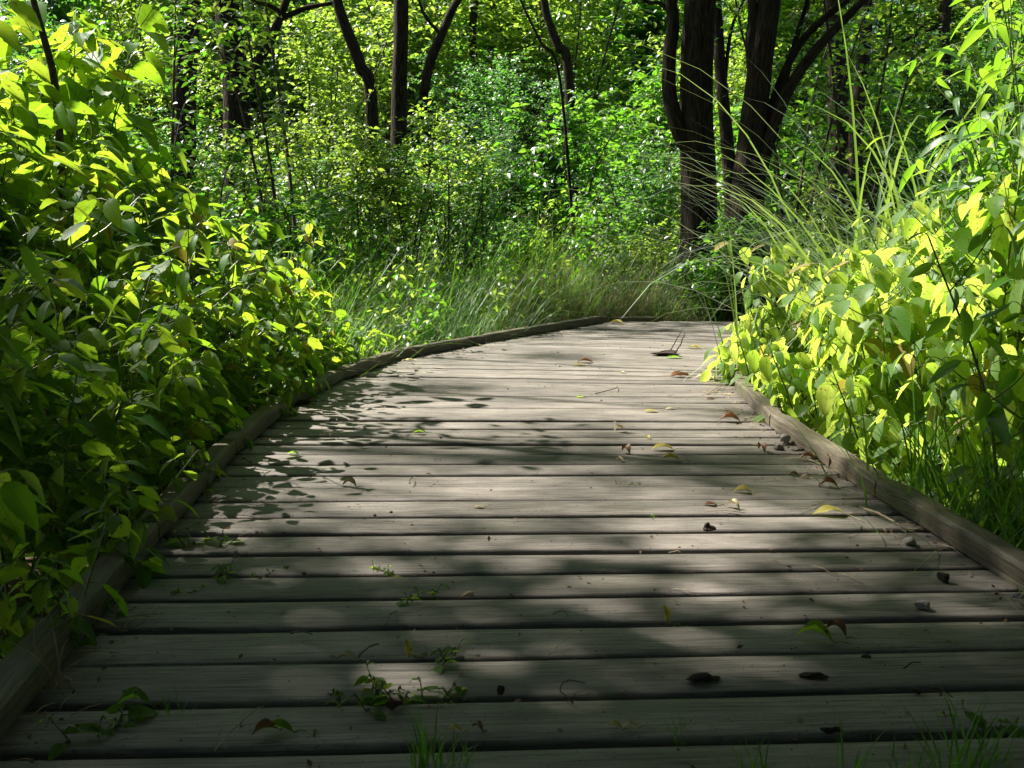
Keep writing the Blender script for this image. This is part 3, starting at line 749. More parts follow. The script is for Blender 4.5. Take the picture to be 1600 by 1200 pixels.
# ------------------------------------------------------------------ the grassy bank beyond the bend (nobody could count it)
def left_edge(y): return np.interp(y, [p[1] for p in LEFT[:13]], [p[0] for p in LEFT[:13]])
def make_grass():
    rg = np.random.default_rng(21); mb, dry = MB(), MB()
    n = 0
    while n < 38000:
        x = rg.uniform(-5.0, 4.5); y = 5.0 + 9.0 * rg.random() ** 1.15
        if y < 8.32 and x > left_edge(y) - 0.12: continue
        if y < 8.45 and x > 0.7: continue
        if abs(x) > 0.5 * y + 0.3: continue
        dens = 0.6 + 0.4 * math.sin(1.7 * x + 0.6) * math.sin(1.3 * y)
        if rg.random() > dens: continue
        n += 1
        brown = 0.5 if (x > 0.2 and y > 7.4) else (0.35 if math.sin(2.3 * x + 1.0) * math.sin(1.9 * y + 0.5) > 0.55 else 0.06)
        if n % 6 == 0: x = rg.uniform(-0.2, 2.4); y = rg.uniform(8.36, 9.4); brown = 0.62
        b_ = (x, y, ground_z(x, y)); swirl = 1.3 * math.sin(1.1 * x) + 1.6 * math.cos(0.9 * y + 0.5)
        az = rg.normal(swirl, 0.9); L = rg.uniform(0.45, 1.35) * (0.75 + 0.3 * math.sin(2.1 * x + 3.0 * y))
        if rg.random() < brown: blade_strip(dry, b_, az, L * 0.9, rg.uniform(0.002, 0.004), rg.uniform(0.8, 2.2), rg, 4, rg.uniform(0.1, 0.9))
        else: blade_strip(mb, b_, az, L, rg.uniform(0.0025, 0.0055), rg.uniform(0.5, 2.2), rg, 4, rg.uniform(0.02, 0.8))
    tag(mb.build('tall_grass', M['grass']), 'tall fine grass covering the bank beyond the bend of the boardwalk', 'grass', kind='stuff')
    tag(dry.build('dry_grass', M['dry']), 'straw-brown dry blades mixed into the grassy bank', 'grass', kind='stuff')
    gc = MB()
    P, A = [], []
    k = 0
    while k < 15000:
        x = rg.uniform(-11, 11); y = rg.uniform(0.9, 17)
        if abs(x) > 0.7 * y + 2.2: continue
        if x > left_edge(min(y, 8.2)) - 0.16 and y < 8.4 and x < np.interp(y, [p[1] for p in RIGHT[:9]], [p[0] for p in RIGHT[:9]]) + 0.14: continue
        if y > 5.4 and y < 8.5 and x > 0.8: continue
        P.append((x, y, ground_z(x, y) + rg.uniform(0.01, 0.18 if y < 5 else 0.4))); a = rg.normal(0, 1, 3); a[2] *= 0.4; A.append(a); k += 1
    add_leaves(gc, SMALL[1], np.array(P), np.array(A), UP + rg.normal(0, 0.4, (k, 3)), rg.uniform(0.03, 0.075, k), rg.random(k))
    tag(gc.build('ground_cover', M['shrub']), 'low leafy ground cover under the plants and shrubs', 'ground cover', kind='stuff')
make_grass()

BP = [(h, proto(herb, ('stem', 'shrub_y' if i % 2 else 'shrub'), 260 + i, h, 3, 0.055, SMALL, 0.08, 0.25, (0.0, 0.9), 12, 0.2, 0.6, 0.003)) for i, h in enumerate((0.6, 0.7, 0.85, 0.95))]
def bank_weeds():
    r = random.Random(9); k = 0; pts = []
    while k < 110:
        x = r.uniform(-5.0, 4.5); y = 5.6 + 8.4 * r.random()
        if y < 8.5 and x > left_edge(min(y, 8.2)) - 0.25: continue
        if abs(x) > 0.46 * y or any((x - a) ** 2 + (y - b) ** 2 < 0.12 for a, b in pts): continue
        pts.append((x, y)); pr_, s = pick(BP, r.uniform(0.5, 1.0) if y < 8.4 else r.uniform(0.8, 1.3)); k += 1
        place('leafy_weed', pr_, x, y, s, r.uniform(-0.8, 0.8), 'slender leafy weed growing up through the tall grass of the bank', 'plant', 'leafy weeds in the grassy bank')
bank_weeds()

# ------------------------------------------------------------------ shrubs and young trees of the understorey
SP = [(h, proto(shrub, ('twig', mm), 600 + i, h, sp, ns, nt_, ll, SMALL, pe, st))
      for i, (h, sp, ns, nt_, ll, st, mm, pe) in enumerate([
          (1.1, 0.6, 7, 20, 0.065, 0.05, 'shrub', 14), (1.2, 0.7, 7, 20, 0.045, 0.05, 'shrub_b', 18), (1.3, 0.7, 7, 20, 0.07, 0.05, 'shrub_y', 13),
          (2.0, 0.9, 7, 30, 0.085, 0.06, 'shrub', 13), (2.1, 1.0, 8, 34, 0.05, 0.06, 'shrub_b', 18), (2.2, 1.0, 8, 32, 0.07, 0.06, 'shrub_y', 14),
          (3.4, 1.3, 7, 46, 0.125, 0.10, 'shrub', 13), (3.5, 1.4, 8, 56, 0.065, 0.08, 'shrub_b', 17), (3.6, 1.4, 7, 50, 0.085, 0.08, 'shrub_y', 14),
          (5.5, 1.9, 9, 76, 0.12, 0.08, 'shrub_y', 14), (5.8, 2.0, 9, 76, 0.14, 0.1, 'shrub', 13), (5.6, 2.0, 9, 76, 0.11, 0.1, 'crown', 15)])]
SP_T = {}
def shrub_at(x, y, H, lab, g, name='shrub', cat='shrub'):
    pr_, s = pick(SP, H, 3)
    return place(name, pr_, x, y, s, rnd.uniform(0, 6.28), lab, cat, g)
hero = [
    (712, 10.0, 1.75, 'dark bushy shrub standing in the middle of the view behind the grassy bank'),
    (590, 10.2, 1.1, 'low shrub at the foot of the forked dark trunks, left of the dark bushy shrub'),
    (440, 8.2, 1.45, 'shrub with yellowish sunlit tips behind the left plants, below the leaning limb'),
    (360, 7.4, 1.15, 'bushy green shrub behind the tall left plants'),
    (820, 11.0, 0.9, 'pale sunlit low shrub right of the dark bushy shrub'),
    (940, 10.2, 1.2, 'leafy shrub with thin upright stems left of the thick right-hand trunk'),
    (1010, 9.6, 0.9, 'low shrub close to the foot of the thick right-hand trunk'),
    (1290, 8.4, 1.2, 'shrub below the slanting limbs, behind the arching reeds'),
    (1400, 7.6, 1.35, 'sunlit shrub behind the reeds at the upper right'),
    (1530, 7.0, 1.7, 'tall shrub behind the narrow-leaved plants at the right edge'),
    (300, 8.4, 1.9, 'tall shrub in front of the two left-hand trunks'),
    (1110, 8.7, 1.1, 'low dark shrub hiding the foot of the thick right-hand trunk'),
    (1195, 8.6, 1.15, 'low dark shrub hiding the foot of the leaning forked tree'),
    (345, 10.4, 1.9, 'tall sunlit shrub hiding the lower part of the second left-hand trunk'),
    (420, 10.8, 1.7, 'leafy shrub under the thin limb that leans right'),
    (540, 10.3, 2.0, 'tall shrub in front of the bare left-leaning trunk'),
    (640, 10.9, 2.1, 'tall shrub hiding the foot of the upright trunk left of centre'),
    (775, 12.6, 1.6, 'bright tall shrub in the sunny gap near the centre'),
    (885, 12.4, 2.3, 'bright shrub beneath the pole-like leaning stem'),
    (985, 11.2, 1.8, 'tall leafy shrub against the left side of the thick right-hand trunk')]
for px, y, H, lab in hero:
    shrub_at((px - 800) / FPX * y, y, H, lab, None)
def scatter(n, y0, y1, h0, h1, gap, lab, g, name, cat, seed, avoid=()):
    r = random.Random(seed); pts = []; tries = 0
    while len(pts) < n and tries < 6000:
        tries += 1
        y = y0 + (y1 - y0) * r.random() ** 0.8; x = r.uniform(-0.62, 0.62) * y
        if any((x - a) ** 2 + (y - b) ** 2 < gap * gap for a, b in pts): continue
        pts.append((x, y)); shrub_at(x, y, r.uniform(h0, h1), lab, g, name, cat)
scatter(30, 12.0, 16.5, 1.2, 2.2, 1.0, 'leafy shrub in the green understorey behind the grassy bank', 'understorey shrubs', 'shrub', 'shrub', 5)
scatter(26, 13.5, 20.0, 2.8, 4.2, 1.7, 'young leafy tree in the sunlit understorey of the wood', 'young understorey trees', 'young_tree', 'young tree', 6)
scatter(38, 18.0, 28.0, 5.5, 8.5, 2.0, 'tall bright green young tree at the back of the wood', 'tall young trees at the back', 'young_tree', 'young tree', 7)

SL = proto(shrub, ('twig', 'shrub'), 650, 4.2, 1.5, 3, 34, 0.085, SMALL, 9, 0.25)
SL2 = proto(shrub, ('twig', 'shrub_y'), 651, 4.0, 1.4, 3, 36, 0.08, SMALL, 9, 0.25)
for px, y, pr_, s_, rz_, lab in ((235, 8.6, SL, 0.95, 0.5, 'sparse young tree with leafy twigs crossing in front of the leftmost trunk'), (455, 9.2, SL2, 1.0, 1.5, 'sparse yellowish young tree in front of the limb that leans right'),
                                 (1330, 9.6, SL2, 1.0, 3.1, 'sparse young tree whose leaves hang behind the slanting limbs'), (1235, 10.0, SL, 1.0, 0.9, 'sparse young tree between the forked trunk and its slanting limbs')):
    place('young_tree', pr_, (px - 800) / FPX * y, y, s_, rz_, lab, 'young tree')
for i, (x, y, H) in enumerate([(3.4, -0.6, 5.6), (4.4, 1.6, 6.0), (3.6, 3.2, 4.6), (5.6, 3.4, 6.2), (6.4, 0.2, 6.4), (2.8, -2.6, 5.4), (0.6, -3.4, 5.8), (-1.8, -3.0, 5.6), (-3.4, -1.4, 5.2), (4.8, -3.2, 6.4), (-4.6, -3.4, 6.2),
                               (-3.3, 0.5, 4.4), (-4.9, 0.4, 5.4), (-5.4, 2.0, 5.0), (-0.6, -5.0, 6.4), (2.4, -5.2, 6.6), (7.0, 5.2, 6.4), (-7.4, -0.8, 6.4)]):  # unseen trees ringing the camera, added to block low sky light
    shrub_at(x, y, H, 'young tree of the wood around the near end of the boardwalk, outside the view', 'young trees around the camera', 'young_tree', 'young tree')

# far wood that reads as one mass
def make_far_wood():
    rg = np.random.default_rng(31); mb = MB()
    nc = 1400
    ang = rg.uniform(-0.75, 0.75, nc); r = rg.uniform(29, 44, nc); z = rg.uniform(0, 14, nc)
    cen = np.stack([np.sin(ang) * r, np.cos(ang) * r, z], 1)
    per = 90
    q = rg.normal(0, 1, (nc, per, 3)) * np.array((0.9, 0.9, 0.5)); P = (cen[:, None] + q).reshape(-1, 3)
    A = q.reshape(-1, 3) + rg.normal(0, 0.6, (nc * per, 3)) - UP * 0.3
    add_leaves(mb, TINY[1], P, A, UP + rg.normal(0, 0.5, (nc * per, 3)), rg.uniform(0.15, 0.34, nc * per), rg.random(nc * per))
    tag(mb.build('distant_wood', M['crown']), 'sunlit mass of far-off leaves closing the view behind all the trunks', 'wood', kind='stuff')
make_far_wood()

# ------------------------------------------------------------------ trees
CP = []
for i, (n, rx, ry, rz, ll, nc) in enumerate([(11000, 2.0, 1.5, 0.9, 0.13, 120), (7000, 2.4, 2.4, 1.5, 0.13, 110), (2200, 2.2, 2.0, 1.2, 0.13, 60)]):
    sm, lm = crown_mb(800 + i, n, rx, ry, rz, ll, nc)
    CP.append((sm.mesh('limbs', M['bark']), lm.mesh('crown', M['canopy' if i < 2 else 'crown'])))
def tree(label, paths, radii, crowns, sides=14, seed=0, name='tree', group=None, lump=0.05):
    """paths: world polylines, the first is the trunk from the ground up; crowns: (world centre, proto, scale, rz)"""
    rg = np.random.default_rng(seed)
    b = np.array(paths[0][0], float)
    root = empty(name, tuple(b), 0, label, 'tree', group)
    mb = MB()
    tube(mb, smooth_path(np.array(paths[0]) - b, 40), np.interp(np.linspace(0, 1, 40), np.linspace(0, 1, len(radii[0])), radii[0]), sides, rg.random(), True, lump, rg)
    mb.build('trunk', M['bark'], root)
    for p, r in zip(paths[1:], radii[1:]):
        mb = MB()
        tube(mb, smooth_path(np.array(p) - b, 24), np.interp(np.linspace(0, 1, 24), np.linspace(0, 1, len(r)), r), max(7, sides - 5), rg.random(), True, lump, rg)
        mb.build('limb', M['bark'], root)
    for c, k, s, rz in crowns:
        o = link('crown', CP[k][1], root); o.location = tuple(np.array(c) - b); o.scale = (s, s, s) if np.isscalar(s) else s; o.rotation_euler = (0, 0, rz)
        l = link('branch', CP[k][0], o)
    return root
def P(Y, *pts): return [at(px, py, Y) for px, py in pts]
def foot(Y, px, extra=0.0):
    x = (px - 800) / FPX * Y
    return np.array((x, Y, float(ground_z(x, Y)) - 0.08))
# right-hand group
tree('thick straight brown trunk with a dark limb along its left side, right of centre',
     [[foot(9.4, 1092)] + P(9.4, (1093, 330), (1089, 180), (1091, 60), (1098, -60), (1104, -300), (1100, -600)),
      P(9.35, (1082, 250), (1062, 205), (1047, 150), (1046, 90), (1052, 40), (1048, 0), (1035, -120), (1020, -300)),
      P(9.4, (1050, 20), (1030, 5), (1010, 2), (985, -20))],
     [[0.19, 0.155, 0.145, 0.135, 0.13, 0.11, 0.08], [0.05, 0.07, 0.06, 0.058, 0.052, 0.05, 0.04, 0.02], [0.022, 0.016, 0.012, 0.006]],
     [((1.6, 9.8, 8.6), 2, 1.0, 0.0)], 22, 1)
tree('slim dark trunk between the thick straight trunk and the leaning forked one',
     [[foot(10.4, 1150)] + P(10.4, (1142, 300), (1134, 200), (1126, 110), (1122, 40), (1116, -60), (1108, -300)), P(10.4, (1130, 150), (1140, 60), (1150, 25), (1162, 0), (1185, -60))],
     [[0.085, 0.07, 0.06, 0.055, 0.05, 0.045, 0.03], [0.02, 0.018, 0.014, 0.011, 0.006]], [((2.2, 11.2, 6.5), 2, 0.8, 2.0)], 10, 2)
tree('dark forked tree with limbs slanting up to the right, beside the thick straight trunk',
     [[foot(9.0, 1160)] + P(9.0, (1164, 340), (1172, 230), (1184, 130), (1196, 40), (1206, -40), (1225, -300)),
      P(8.95, (1176, 310), (1200, 225), (1226, 152), (1256, 102), (1292, 58), (1332, 18), (1385, -40)),
      P(9.05, (1182, 270), (1202, 180), (1230, 104), (1258, 58), (1296, 22), (1340, -12), (1400, -70)),
      P(9.1, (1204, 200), (1226, 130), (1244, 60), (1262, 0), (1285, -90)),
      P(9.0, (1180, 140), (1172, 70), (1176, 30), (1174, -20), (1160, -150))],
     [[0.19, 0.15, 0.11, 0.10, 0.095, 0.085, 0.05], [0.07, 0.056, 0.05, 0.045, 0.04, 0.034, 0.02], [0.045, 0.038, 0.034, 0.03, 0.027, 0.022, 0.012], [0.03, 0.026, 0.022, 0.018, 0.01], [0.05, 0.042, 0.04, 0.038, 0.02]],
     [((3.4, 9.2, 5.9), 0, 0.9, 0.3)], 18, 3)
tree('straight reddish-brown trunk standing behind the slanting limbs',
     [[foot(12.5, 1330)] + P(12.5, (1338, 200), (1346, 120), (1352, 60), (1354, 0), (1356, -300)), P(12.5, (1340, 150), (1375, 95), (1420, 60), (1470, 40))],
     [[0.11, 0.085, 0.075, 0.07, 0.068, 0.04], [0.035, 0.03, 0.022, 0.01]], [((5.0, 13.5, 8.2), 2, 1.0, 0.5)], 10, 4)
tree('broad grey-brown trunk half hidden by leaves behind the slanting limbs',
     [[foot(13.5, 1308)] + P(13.5, (1310, 200), (1309, 100), (1306, 40), (1303, -40), (1300, -300))], [[0.15, 0.135, 0.13, 0.125, 0.12, 0.07]], [((4.0, 15.0, 8.6), 2, 1.1, 0.9)], 12, 5)
# left-hand group
tree('dark straight trunk, leftmost of the trunks behind the tall left plants',
     [[foot(10.6, 286)] + P(10.6, (288, 150), (292, 80), (297, 0), (300, -120), (306, -400))], [[0.13, 0.11, 0.105, 0.10, 0.095, 0.06]], [((-3.9, 11.3, 9.4), 2, 0.9, 0.2)], 14, 6)
tree('dark trunk with a thin limb leaning right, second from the left',
     [[foot(11.2, 372)] + P(11.2, (370, 160), (364, 90), (353, 0), (346, -100), (330, -400)),
      P(11.1, (372, 160), (392, 115), (416, 75), (436, 30), (452, -15), (480, -120)),
      P(11.0, (440, 20), (420, 8), (398, 2), (370, -20)), P(11.1, (436, 30), (480, 12), (520, 4), (560, -15))],
     [[0.16, 0.14, 0.135, 0.125, 0.12, 0.08], [0.06, 0.055, 0.05, 0.046, 0.042, 0.025], [0.025, 0.02, 0.015, 0.008], [0.03, 0.026, 0.02, 0.01]], [((-2.9, 12.2, 9.2), 2, 1.0, 1.7)], 14, 7)
tree('bare dark trunk leaning left, between the left-hand trunks and the forked centre trunk',
     [[foot(11.0, 590)] + P(11.0, (580, 160), (564, 105), (547, 60), (532, 20), (522, -30), (490, -250))], [[0.07, 0.062, 0.058, 0.055, 0.052, 0.048, 0.03]], [], 11, 8)
tree('upright dark trunk with a thick limb slanting right, left of centre',
     [[foot(11.8, 622)] + P(11.8, (624, 160), (626, 80), (627, 0), (628, -120), (634, -400)),
      P(11.7, (662, 150), (672, 100), (690, 55), (707, 15), (724, -20), (760, -150)),
      P(11.7, (690, 55), (668, 30), (656, 5), (650, -30))],
     [[0.10, 0.085, 0.08, 0.075, 0.07, 0.045], [0.05, 0.052, 0.048, 0.045, 0.04, 0.025], [0.02, 0.018, 0.015, 0.01]], [((-0.9, 13.0, 9.0), 2, 1.0, 2.4)], 12, 9)
tree('thin pole-like stem leaning left in the bright leaves near the centre',
     [[foot(10.8, 905)] + P(10.8, (876, 132), (845, 66), (815, 4), (800, -40), (770, -160))], [[0.02, 0.016, 0.014, 0.012, 0.010, 0.006]], [((-0.4, 11.3, 6.6), 2, 0.25, 0.7)], 7, 10, name='young_tree')
tree('dark leaning trunk stub showing between the bright leaves left of the thick trunk',
     [[foot(14.0, 900)] + P(14.0, (888, 115), (874, 75), (860, 40), (850, 0), (838, -120))], [[0.07, 0.06, 0.058, 0.055, 0.05, 0.03]], [((0.2, 15.2, 9.4), 2, 1.0, 2.9)], 10, 11)
# trunks further back
for i, (px, Y, r, lab) in enumerate([(742, 19, 0.07, 'far slim trunk in the bright wood near the top centre'), (1478, 17, 0.10, 'far dark trunk at the top right behind the reeds')]):
    x = (px - 800) / FPX * Y
    tree(lab, [[foot(Y, px)] + P(Y, (px + 2, 150), (px - 4, 60), (px + 2, -30), (px + 6, -300))], [[r * 1.15, r, r * 0.95, r * 0.9, r * 0.6]], [((x, Y + 0.5, 8.5 + 0.1 * Y), i % 3, 1.15, i * 1.1)], 10, 20 + i)
# the trees left of the boardwalk whose crowns shade the foreground (their trunks stand outside the view)
def side_tree(x, y, h, r, crowns, seed, lab, g=None):
    b = np.array((x, y, float(ground_z(x, y)) - 0.08))
    rg = np.random.default_rng(seed); c0 = np.array(crowns[0][0])
    tree(lab, [[b, b + np.array((rg.normal(0, .1), rg.normal(0, .1), h * 0.4)), b + np.array((0, 0, h * 0.75)) * 1.0, c0]], [[r, r * 0.85, r * 0.7, r * 0.3]], crowns, 12, seed, group=g)
for i, (x, y) in enumerate([(-3.5, 5.1), (-4.3, 6.5), (-4.0, 7.6), (-5.0, 8.4), (-5.6, 7.2), (-4.6, 5.6)]):
    side_tree(x, y, 6.6, 0.034, [((x + 0.1, y + 0.1, 6.9), 2, 0.13, i * 1.1)], 60 + i, 'slim young tree beyond the left bed, outside the view, striping the planks with shadow', 'slim trees beyond the left bed')
side_tree(-6.6, 1.2, 7.4, 0.16, [((-5.5, 3.5, 7.6), 0, (1.1, 0.95, 1.0), 0.0), ((-7.3, 3.6, 7.7), 0, (1.0, 0.95, 1.0), 2.9), ((-3.9, 3.3, 7.5), 0, (1.0, 0.9, 0.9), 3.3), ((-5.2, 1.9, 8.3), 1, 0.9, 1.5), ((-6.9, 2.0, 8.2), 1, 0.85, 0.4), ((-7.5, 4.7, 7.7), 0, (0.6, 0.5, 0.8), 0.9), ((-4.1, 5.15, 7.6), 0, (0.42, 0.38, 0.7), 0.4), ((-6.35, 5.4, 7.6), 2, (0.42, 0.22, 0.4), 0.0)],
          41, 'tall tree left of the boardwalk, outside the view, whose crown shades the near planks')
side_tree(3.4, 1.0, 6.6, 0.15, [((2.6, 1.6, 6.8), 1, 1.0, 0.0), ((3.8, 3.6, 7.2), 1, 1.0, 1.0), ((0.4, 2.6, 7.4), 1, 1.0, 2.0), ((-0.9, 4.0, 8.2), 1, 0.95, 0.5)], 42, 'tree right of the boardwalk, outside the view, arching over the near planks')  # unseen crowns added overhead to keep sky light off the near planks
side_tree(4.6, 6.2, 6.6, 0.15, [((3.6, 6.4, 7.4), 1, 1.1, 0.3), ((1.4, 5.8, 7.8), 1, 1.0, 1.7), ((-0.4, 7.3, 8.6), 1, 1.0, 0.9), ((5.6, 7.4, 7.2), 1, 1.0, 2.7)], 43, 'tree right of the sunlit bed, outside the view, arching over the boardwalk')  # unseen crowns added over the deck, blocking more of the sky
side_tree(0.8, -3.4, 6.4, 0.15, [((0.4, -2.6, 6.8), 1, 1.1, 0.3), ((-2.4, -1.6, 7.0), 1, 1.1, 1.1), ((-1.6, 0.9, 8.4), 1, 1.0, 2.6), ((2.8, -1.8, 6.8), 1, 1.0, 2.2), ((-5.2, -1.0, 6.6), 1, 1.1, 2.2)], 44, 'tree behind the camera, outside the view, spreading over the start of the boardwalk')  # unseen crowns added to close off the sky behind the camera
side_tree(-9.6, 6.8, 9.6, 0.14, [((-7.2, 6.9, 10.0), 2, (0.42, 0.3, 0.5), 0.6)], 47, 'tall tree far left of the boardwalk, outside the view, softly dappling the middle planks')

side_tree(-7.4, 12.6, 7.6, 0.13, [((-6.2, 11.4, 8.0), 2, (1.0, 0.8, 0.8), 0.6)], 48, 'tree left of the grassy bank, outside the view, dappling the tall grass')

# ------------------------------------------------------------------ things lying on the planks
def fallen(mat_, px, py, L, az, label, curl=0.5, fold=0.5, lift=0.012, name='fallen_leaf', cat='leaf', tilt=0.0, width=0.5, group='fallen leaves on the planks', stalk=True):
    x, y = gp(px, py)
    rg = np.random.default_rng(int(px * 7 + py))
    v, tri, quad, uv = leaf_template(8, 5, width, 0.45, fold, 0.0, 0.03, 0.02)
    # arched along its length, edges lifted
    v = v.copy(); t = v[:, 1]
    v[:, 2] = v[:, 2] * 1.0 + curl * (0.25 - (t - 0.5) ** 2) + rg.normal(0, 0.012, len(v))
    v[:, 1] -= 0.5
    v[:, 2] -= v[:, 2].min()
    mb = MB()
    c, s = math.cos(tilt), math.sin(tilt)
    w = np.stack([v[:, 0], v[:, 1] * c - v[:, 2] * s, v[:, 1] * s + v[:, 2] * c], 1) * L
    w[:, 2] -= w[:, 2].min()
    mb.add(w, [tri, quad], np.stack([uv[:, 0], uv[:, 1], np.full(len(v), rg.random())], 1))
    if stalk:
        e = w[0]; tube(mb, [e, e + np.array((0.06 * L, -0.2 * L, 0.004)), e + np.array((0.02 * L, -0.4 * L, 0.003))], [0.0012, 0.001, 0.0008], 4, 0.5)
    o = mb.build(name, M[mat_]); o.location = (x, y, 0.003); o.rotation_euler = (0, 0, az)
    return tag(o, label, cat, group)

FL = [
 ('pale', 546, 762, 0.045, 1.2, 'pale cream curled leaf lying alone in the sun on the left half of the planks', 1.2, 1.0),
 ('yellow', 1035, 704, 0.075, 1.6, 'long yellow leaf beside a gap in the sunlit planks right of centre', 0.5, 0.5),
 ('yellow', 1047, 721, 0.065, 1.3, 'ragged yellow leaf just nearer than the long yellow one', 0.7, 0.6),
 ('brown', 978, 709, 0.05, 0.4, 'curled brown leaf left of the two yellow leaves', 1.3, 1.0),
 ('pale', 968, 722, 0.03, 0.9, 'small tan leaf just below the curled brown one', 1.0, 0.9),
 ('pale', 967, 674, 0.04, 2.0, 'tan curled leaf alone on the sunlit planks behind the yellow leaves', 1.2, 1.0),
 ('yellow', 1012, 686, 0.03, 0.3, 'tiny yellowish leaf behind the long yellow leaf', 0.6, 0.6),
 ('yellow', 1017, 644, 0.075, 1.5, 'green-yellow leaf lying flat, left of a paler one far along the planks', 0.4, 0.4),
 ('pale', 1048, 640, 0.06, 1.7, 'pale leaf beside the green-yellow leaf far along the planks', 0.4, 0.4),
 ('herb', 907, 622, 0.055, 1.3, 'small bright green leaf on the far sunlit planks', 0.7, 0.6),
 ('yellow', 905, 572, 0.10, 1.5, 'yellow-green leaf under a brown one on the far planks', 0.4, 0.4),
 ('brown', 914, 567, 0.12, 1.4, 'reddish-brown crumpled leaf on the far planks in mid path', 0.9, 0.9),
 ('pale', 972, 583, 0.05, 0.5, 'small pale leaf on the far planks right of the brown one', 0.5, 0.5),
 ('herb', 1052, 560, 0.13, 1.5, 'long green leaf on the far planks by the right-hand debris', 0.4, 0.4),
 ('brown', 1062, 589, 0.15, 1.7, 'long dark brown strip of leaf near the far right curb', 0.5, 0.9),
 ('pale', 1100, 591, 0.13, 1.4, 'pale torn leaf beside the far right curb', 0.5, 0.6),
 ('yellow', 1085, 545, 0.12, 1.2, 'yellowish leaf on the debris heap at the far right', 0.8, 0.7),
 ('pale', 1145, 796, 0.040, 0.8, 'tan domed leaf on the right half of the planks, above the black cone', 1.5, 0.9),
 ('yellow', 1297, 806, 0.088, 1.55, 'large yellow-green leaf lying in the shade at the right', 0.6, 0.25),
 ('yellow', 1160, 772, 0.05, 1.4, 'olive curled leaf above the tan domed leaf', 0.8, 0.8),
 ('brown', 1294, 764, 0.055, 1.3, 'brown curled leaf at the right, above the large yellow-green leaf', 1.2, 1.0),
 ('brown', 1240, 745, 0.03, 1.1, 'small dark brown leaf left of the brown curled one', 0.9, 0.9),
 ('brown', 1190, 706, 0.05, 0.2, 'reddish bent leaf near the right curb, left of the grey stone', 1.4, 1.0),
 ('brown', 1140, 660, 0.08, 1.4, 'dark brown leaf fragments by the right curb joint', 0.8, 0.9),
 ('brown', 1137, 645, 0.045, 0.5, 'small brown leaf behind the dark fragments at the right curb', 0.9, 0.9),
 ('brown', 1110, 625, 0.05, 1.9, 'tiny brown leaf left of the far end of the right curb', 0.7, 0.8),
 ('brown', 1262, 721, 0.05, 1.0, 'red-brown leaf tucked against the right curb', 1.2, 1.0),
 ('brown', 1291, 730, 0.045, 0.3, 'dark reddish leaf standing at the foot of the right curb', 1.5, 1.2),
 ('pale', 1265, 716, 0.055, 1.3, 'pale dry leaf against the right curb beside the red-brown leaf', 0.5, 0.6),
 ('pale', 1258, 748, 0.03, 1.4, 'white scrap of leaf on the planks by the right curb', 0.6, 0.6),
 ('herb', 1272, 1002, 0.065, 1.1, 'large green curled leaf lying in the shade at the lower right', 1.0, 0.9),
 ('brown', 1306, 994, 0.045, 0.6, 'dark curled end of leaf beside the large green one at the lower right', 1.4, 1.0),
 ('herb', 208, 1110, 0.055, 1.75, 'dark green leaf arched over a gap at the lower left', 1.2, 0.8),
 ('pale', 540, 1034, 0.035, 1.3, 'pale yellow leaf resting at a gap in the shaded planks, beside a grey twig', 0.8, 0.8),
 ('yellow', 636, 1026, 0.030, 0.4, 'lime-yellow leaf standing up out of a gap in the shaded planks', 0.6, 0.7),
 ('yellow', 1039, 972, 0.032, 0.25, 'slim yellow leaf standing upright in a gap, right of centre', 0.4, 0.9),
 ('herb', 435, 1146, 0.045, 1.4, 'grey-green leaf lying on a gap at the bottom left', 0.6, 0.6),
 ('brown', 415, 1149, 0.04, 2.0, 'dark leaf touching the grey-green leaf at the bottom left', 0.8, 0.9),
 ('yellow', 960, 1141, 0.025, 1.1, 'small yellow leaf in the nearest gap right of centre', 0.8, 0.7),
 ('pale', 985, 1140, 0.025, 1.5, 'small pale leaf in the nearest gap beside the yellow one', 0.8, 0.7),
 ('yellow', 710, 1146, 0.025, 1.3, 'pale green leaf in the nearest gap at the sunlit patch', 0.7, 0.7),
 ('brown', 746, 1143, 0.022, 0.8, 'tiny brown leaf at the sunlit patch in the foreground', 1.1, 1.0),
 ('herb', 458, 712, 0.04, 1.3, 'small green leaf in the shade of the left plants on the planks', 0.7, 0.6),
 ('herb', 655, 678, 0.05, 1.5, 'thin green leaf fragment in mid path', 0.4, 0.5),
 ('pale', 748, 795, 0.03, 1.5, 'flat straw-coloured leaf scrap in the sunny middle of the path', 0.3, 0.4),
 ('brown', 1110, 792, 0.04, 1.4, 'dark leaf scrap left of the tan domed leaf', 0.4, 0.5),
 ('yellow', 745, 540, 0.07, 0.9, 'small orange-yellow leaf by the left curb at the far bend', 0.8, 0.7),
 ('yellow', 963, 506, 0.16, 1.0, 'yellowish leaf at the corner of the far curbs', 0.9, 0.8),
 ('yellow', 325, 772, 0.04, 1.4, 'yellow-green leaf in the shade beside the left curb', 0.5, 0.5),
 ('pale', 640, 564, 0.12, 1.5, 'bluish pale leaf on the far planks by the left curb', 0.4, 0.4),
]
for (m_, px, py, L, az, lab, cu, fo) in FL:
    up = 'stand' in lab
    if py < 660: L *= 0.75; cu *= 0.4; fo *= 0.7
    fallen(m_, px, py, L, az, lab, cu, fo, tilt=1.1 if up else 0.0)

